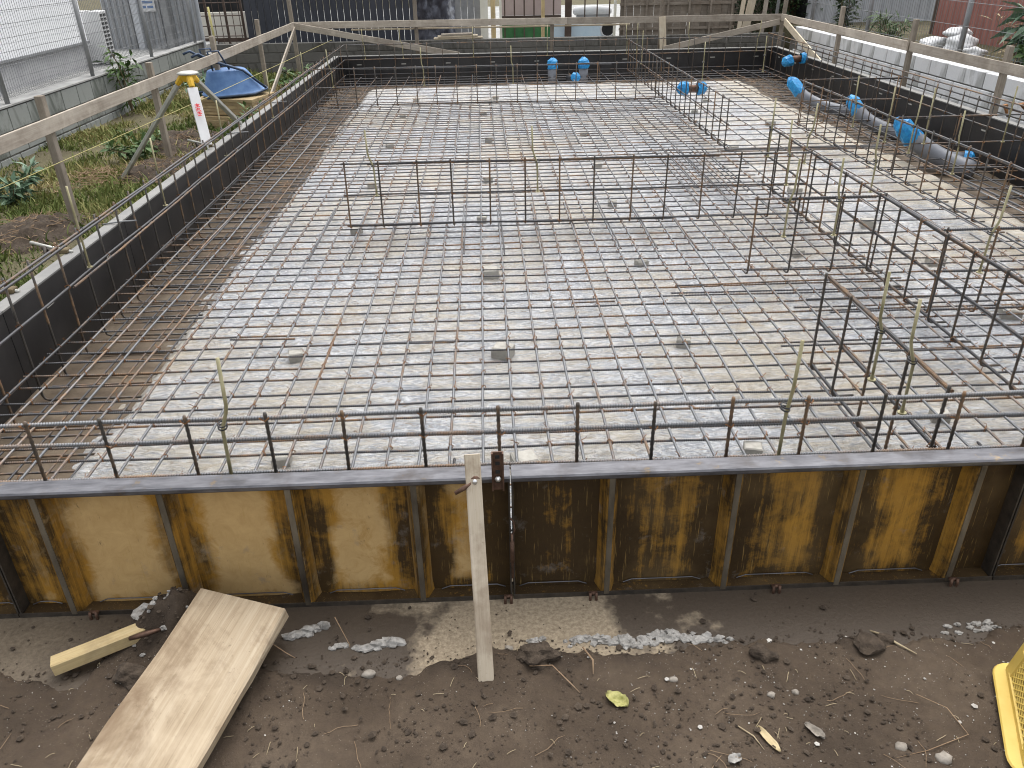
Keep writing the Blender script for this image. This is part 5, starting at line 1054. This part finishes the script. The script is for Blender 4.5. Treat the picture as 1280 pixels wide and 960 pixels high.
for i, (x, y, r, mt, lb) in enumerate(((-.48, 2.0, .020, 'conc_white', 'pale round stone below the concrete crumbs'), (1.285, 1.62, .017, 'conc_white', 'smooth pale stone near the bottom right'), (1.40, 1.575, .022, 'conc_white', 'flat pale stone at the bottom edge right'), (.925, 1.83, .012, 'conc', 'small grey stone above the dry leaf'), (1.02, 1.85, .011, 'conc_white', 'twin white chips on the soil right of middle'), (-.37, 1.985, .010, 'conc_white', 'tiny white stone left of the batten'), (.03, 2.105, .014, 'conc', 'grey stone beside the batten'), (.61, 1.93, .013, 'conc_white', 'white chip at the right end of the rubble streak'))):
    m = MB(); m.blob((x, y, soil_at(x, y) + r * .12), (r * 1.25, r, r * .75), 120 + i, 2, .2); solo('stone', m, 'stone', lb, 'stone', 'single stones on the front soil', None, True)
for i, (x, y, r, lb) in enumerate(((.955, 2.005, .033, 'dark lump of soil below the white rubble streak'), (1.36, 2.03, .04, 'broken clods of soil at the right'), (1.42, 2.05, .032, 'rounded soil clod beside the broken clods'), (-1.30, 1.86, .03, 'soil clod left of the wide plank'), (-1.33, 2.02, .045, 'dark clod under the timber offcut'), (1.60, 2.15, .045, 'wet clod at the edge of the puddle'), (.14, 2.03, .05, 'dark soil lump at the right of the batten'))):
    m = MB(); m.blob((x, y, soil_at(x, y) + r * .3), (r * 1.3, r * .9, r * .7), 140 + i, 3, .35); solo('soil_clod', m, 'clod', lb, 'clod', 'clods on the front soil', None, False)
def rubble(label, pts, seed):
    q = random.Random(seed); m = MB()
    for (x, y, r) in pts: m.blob((x, y, max(0, soil_at(x, y)) + r * .25), (r * q.uniform(.9, 1.5), r * q.uniform(.7, 1.1), r * q.uniform(.5, .9)), q.randint(0, 999), 2, .4)
    return solo('concrete_crumbs', m, 'conc_white', label, 'concrete crumbs', 'spilled concrete along the form foot')
q = random.Random(9)
rubble('spilled grey white concrete crumbs left of the batten', [(-.63 + .026 * k + q.uniform(-.008, .008), 2.135 + .012 * math.sin(k) + (.02 if k > 4 else 0) * (k - 4) * .12, .010 + .010 * (k > 4) + q.uniform(0, .006)) for k in range(10)], 10)
rubble('long white streak of spilled concrete right of the batten', [(.24 + .0135 * k + q.uniform(-.01, .01), 2.115 + q.uniform(-.022, .018) + .012 * math.sin(k * .25), .007 + .014 * q.random() * math.sin(PI * (k + 3) / 52)) for k in range(48)], 11)
rubble('thin pale smear of dried concrete slurry right of the batten', [(.27 + .0125 * k + q.uniform(-.012, .012), 2.12 + q.uniform(-.018, .014) + .012 * math.sin(k * .27), .012 + .010 * q.random() * math.sin(PI * (k + 3) / 52)) for k in range(46)], 21)
rubble('small white concrete patch beside the batten foot', [(.14 + q.uniform(-.025, .025), 2.13 + q.uniform(-.012, .012), q.uniform(.006, .014)) for k in range(9)], 12)
rubble('pale crumbs by the puddle at the right edge', [(1.78 + q.uniform(-.12, .12), 2.11 + q.uniform(-.025, .025), q.uniform(.005, .013)) for k in range(26)], 13)
rubble('white aggregate stuck in the soil heap by the offcut', [(-1.36 + .22 * q.random(), 2.10 + .2 * q.random(), q.uniform(.006, .014)) for k in range(20)] + [(-1.37, 2.27, .03), (-1.36, 2.24, .022)], 14)
rubble('grey crumbs under the upper end of the wide plank', [(-.80 + .03 * k, 2.20 + .012 * k, .022) for k in range(5)], 15)

# ------------------------------------------------------------------ yellow crate, upside down at the lower right
t = thing('yellow_crate', 'upturned yellow plastic lattice crate, its corner in at the lower right', 'crate', (1.95, 1.55, .02))
cx, cy, rz = 1.955, 1.575, -.42; Mx = Matrix.Translation((cx, cy, .022)) @ Matrix.Rotation(rz, 4, 'Z'); hx, hy, H_ = .30, .21, .31
def rr_ring(hx, hy, r, z, n=6):
    o_ = []
    for sx, sy, a0 in ((1, 1, 0), (-1, 1, 90), (-1, -1, 180), (1, -1, 270)):
        for k in range(n + 1):
            a = math.radians(a0 + 90 * k / n); o_.append(Mx @ Vector((sx * (hx - r) + r * math.cos(a), sy * (hy - r) + r * math.sin(a), z)))
    return o_
def loft(m, rings, close=True):
    n = len(rings[0]); vs = [p for r in rings for p in r]; m.add(vs, [(i * n + k, i * n + (k + 1) % n, (i + 1) * n + (k + 1) % n, (i + 1) * n + k) for i in range(len(rings) - 1) for k in range(n)])
m = MB(); loft(m, [rr_ring(hx - .02, hy - .02, .05, .014), rr_ring(hx + .03, hy + .03, .07, .010), rr_ring(hx + .034, hy + .034, .072, .016), rr_ring(hx + .03, hy + .03, .07, .022), rr_ring(hx - .006, hy - .006, .05, .026), rr_ring(hx - .008, hy - .008, .05, .04), rr_ring(hx - .016, hy - .016, .045, .04), rr_ring(hx - .02, hy - .02, .05, .014)]); part('rim', m, 'crate', t)
m = MB(); loft(m, [rr_ring(hx - .038, hy - .038, .04, H_ - .03), rr_ring(hx - .034, hy - .034, .04, H_ - .03), rr_ring(hx - .036, hy - .036, .04, H_), rr_ring(hx - .05, hy - .05, .03, H_)]); vs = rr_ring(hx - .05, hy - .05, .03, H_); m.add(vs, [tuple(range(len(vs)))]); part('bottom', m, 'crate', t)
for sx in (-1, 1):
    for sy in (-1, 1):
        p = [(sx * (hx - .005 - .03 * u), sy * (hy - .065 - .03 * u), .03 + (H_ - .035) * u) for u in (0, 1)]; r_ = [(sx * (hx - .065 - .03 * u), sy * (hy - .005 - .03 * u), .03 + (H_ - .035) * u) for u in (0, 1)]; k_ = [(sx * (hx - .007 - .03 * u), sy * (hy - .007 - .03 * u), .03 + (H_ - .035) * u) for u in (0, 1)]
        m = MB(); ins = .010
        A = [Mx @ Vector(v) for v in (p[0], k_[0], r_[0], r_[1], k_[1], p[1])]; Bq = [Mx @ Vector((v[0] - sx * ins, v[1] - sy * ins, v[2])) for v in (p[0], k_[0], r_[0], r_[1], k_[1], p[1])]
        m.add(A + Bq, [(0, 1, 4, 5), (1, 2, 3, 4), (6, 11, 10, 7), (7, 10, 9, 8), (0, 5, 11, 6), (2, 8, 9, 3), (5, 4, 10, 11), (4, 3, 9, 10)]); part('corner_post', m, 'crate', t)
m = MB()
for side in range(4):
    L_ = (hx if side % 2 == 0 else hy) - .055; off = (hy if side % 2 == 0 else hx)
    def Q(u, v):
        d = off - .012 - .028 * v; z = .04 + (H_ - .07) * v; s_ = -1 if side < 2 else 1; return Mx @ (Vector((u, s_ * d, z)) if side % 2 == 0 else Vector((s_ * d, u, z)))
    n_ = int(2 * L_ / .028)
    for k in range(-10, n_ + 1):
        for dr in (1, -1):
            u0 = -L_ + k * .028; u1 = u0 + .27; v0, v1 = 0, 1
            if u0 < -L_: v0 = (-L_ - u0) / .27; u0 = -L_
            if u1 > L_: v1 = v0 + (1 - v0) * (L_ - u0) / (u1 - u0); u1 = L_
            if v1 - v0 < .05: continue
            m.tube([Q(u0 * dr, v0), Q(u1 * dr, v1)], .0032, 4, False)
lt = part('lattice', m, 'crate', t)
for side in range(4):
    L_ = (hx if side % 2 == 0 else hy) - .05; off = (hy if side % 2 == 0 else hx); s_ = -1 if side < 2 else 1; m = MB()
    for v in (.02, .5, .98):
        d = off - .010 - .028 * v; z = .04 + (H_ - .07) * v; m.tube([Mx @ (Vector((u, s_ * d, z)) if side % 2 == 0 else Vector((s_ * d, u, z))) for u in (-L_, L_)], .006, 5)
    part('side_rail', m, 'crate', t)
print('objects', len(bpy.data.objects), 'tris', sum(len(o.data.polygons) * 2 for o in bpy.data.objects if o.type == 'MESH' and o.data.users == 1))
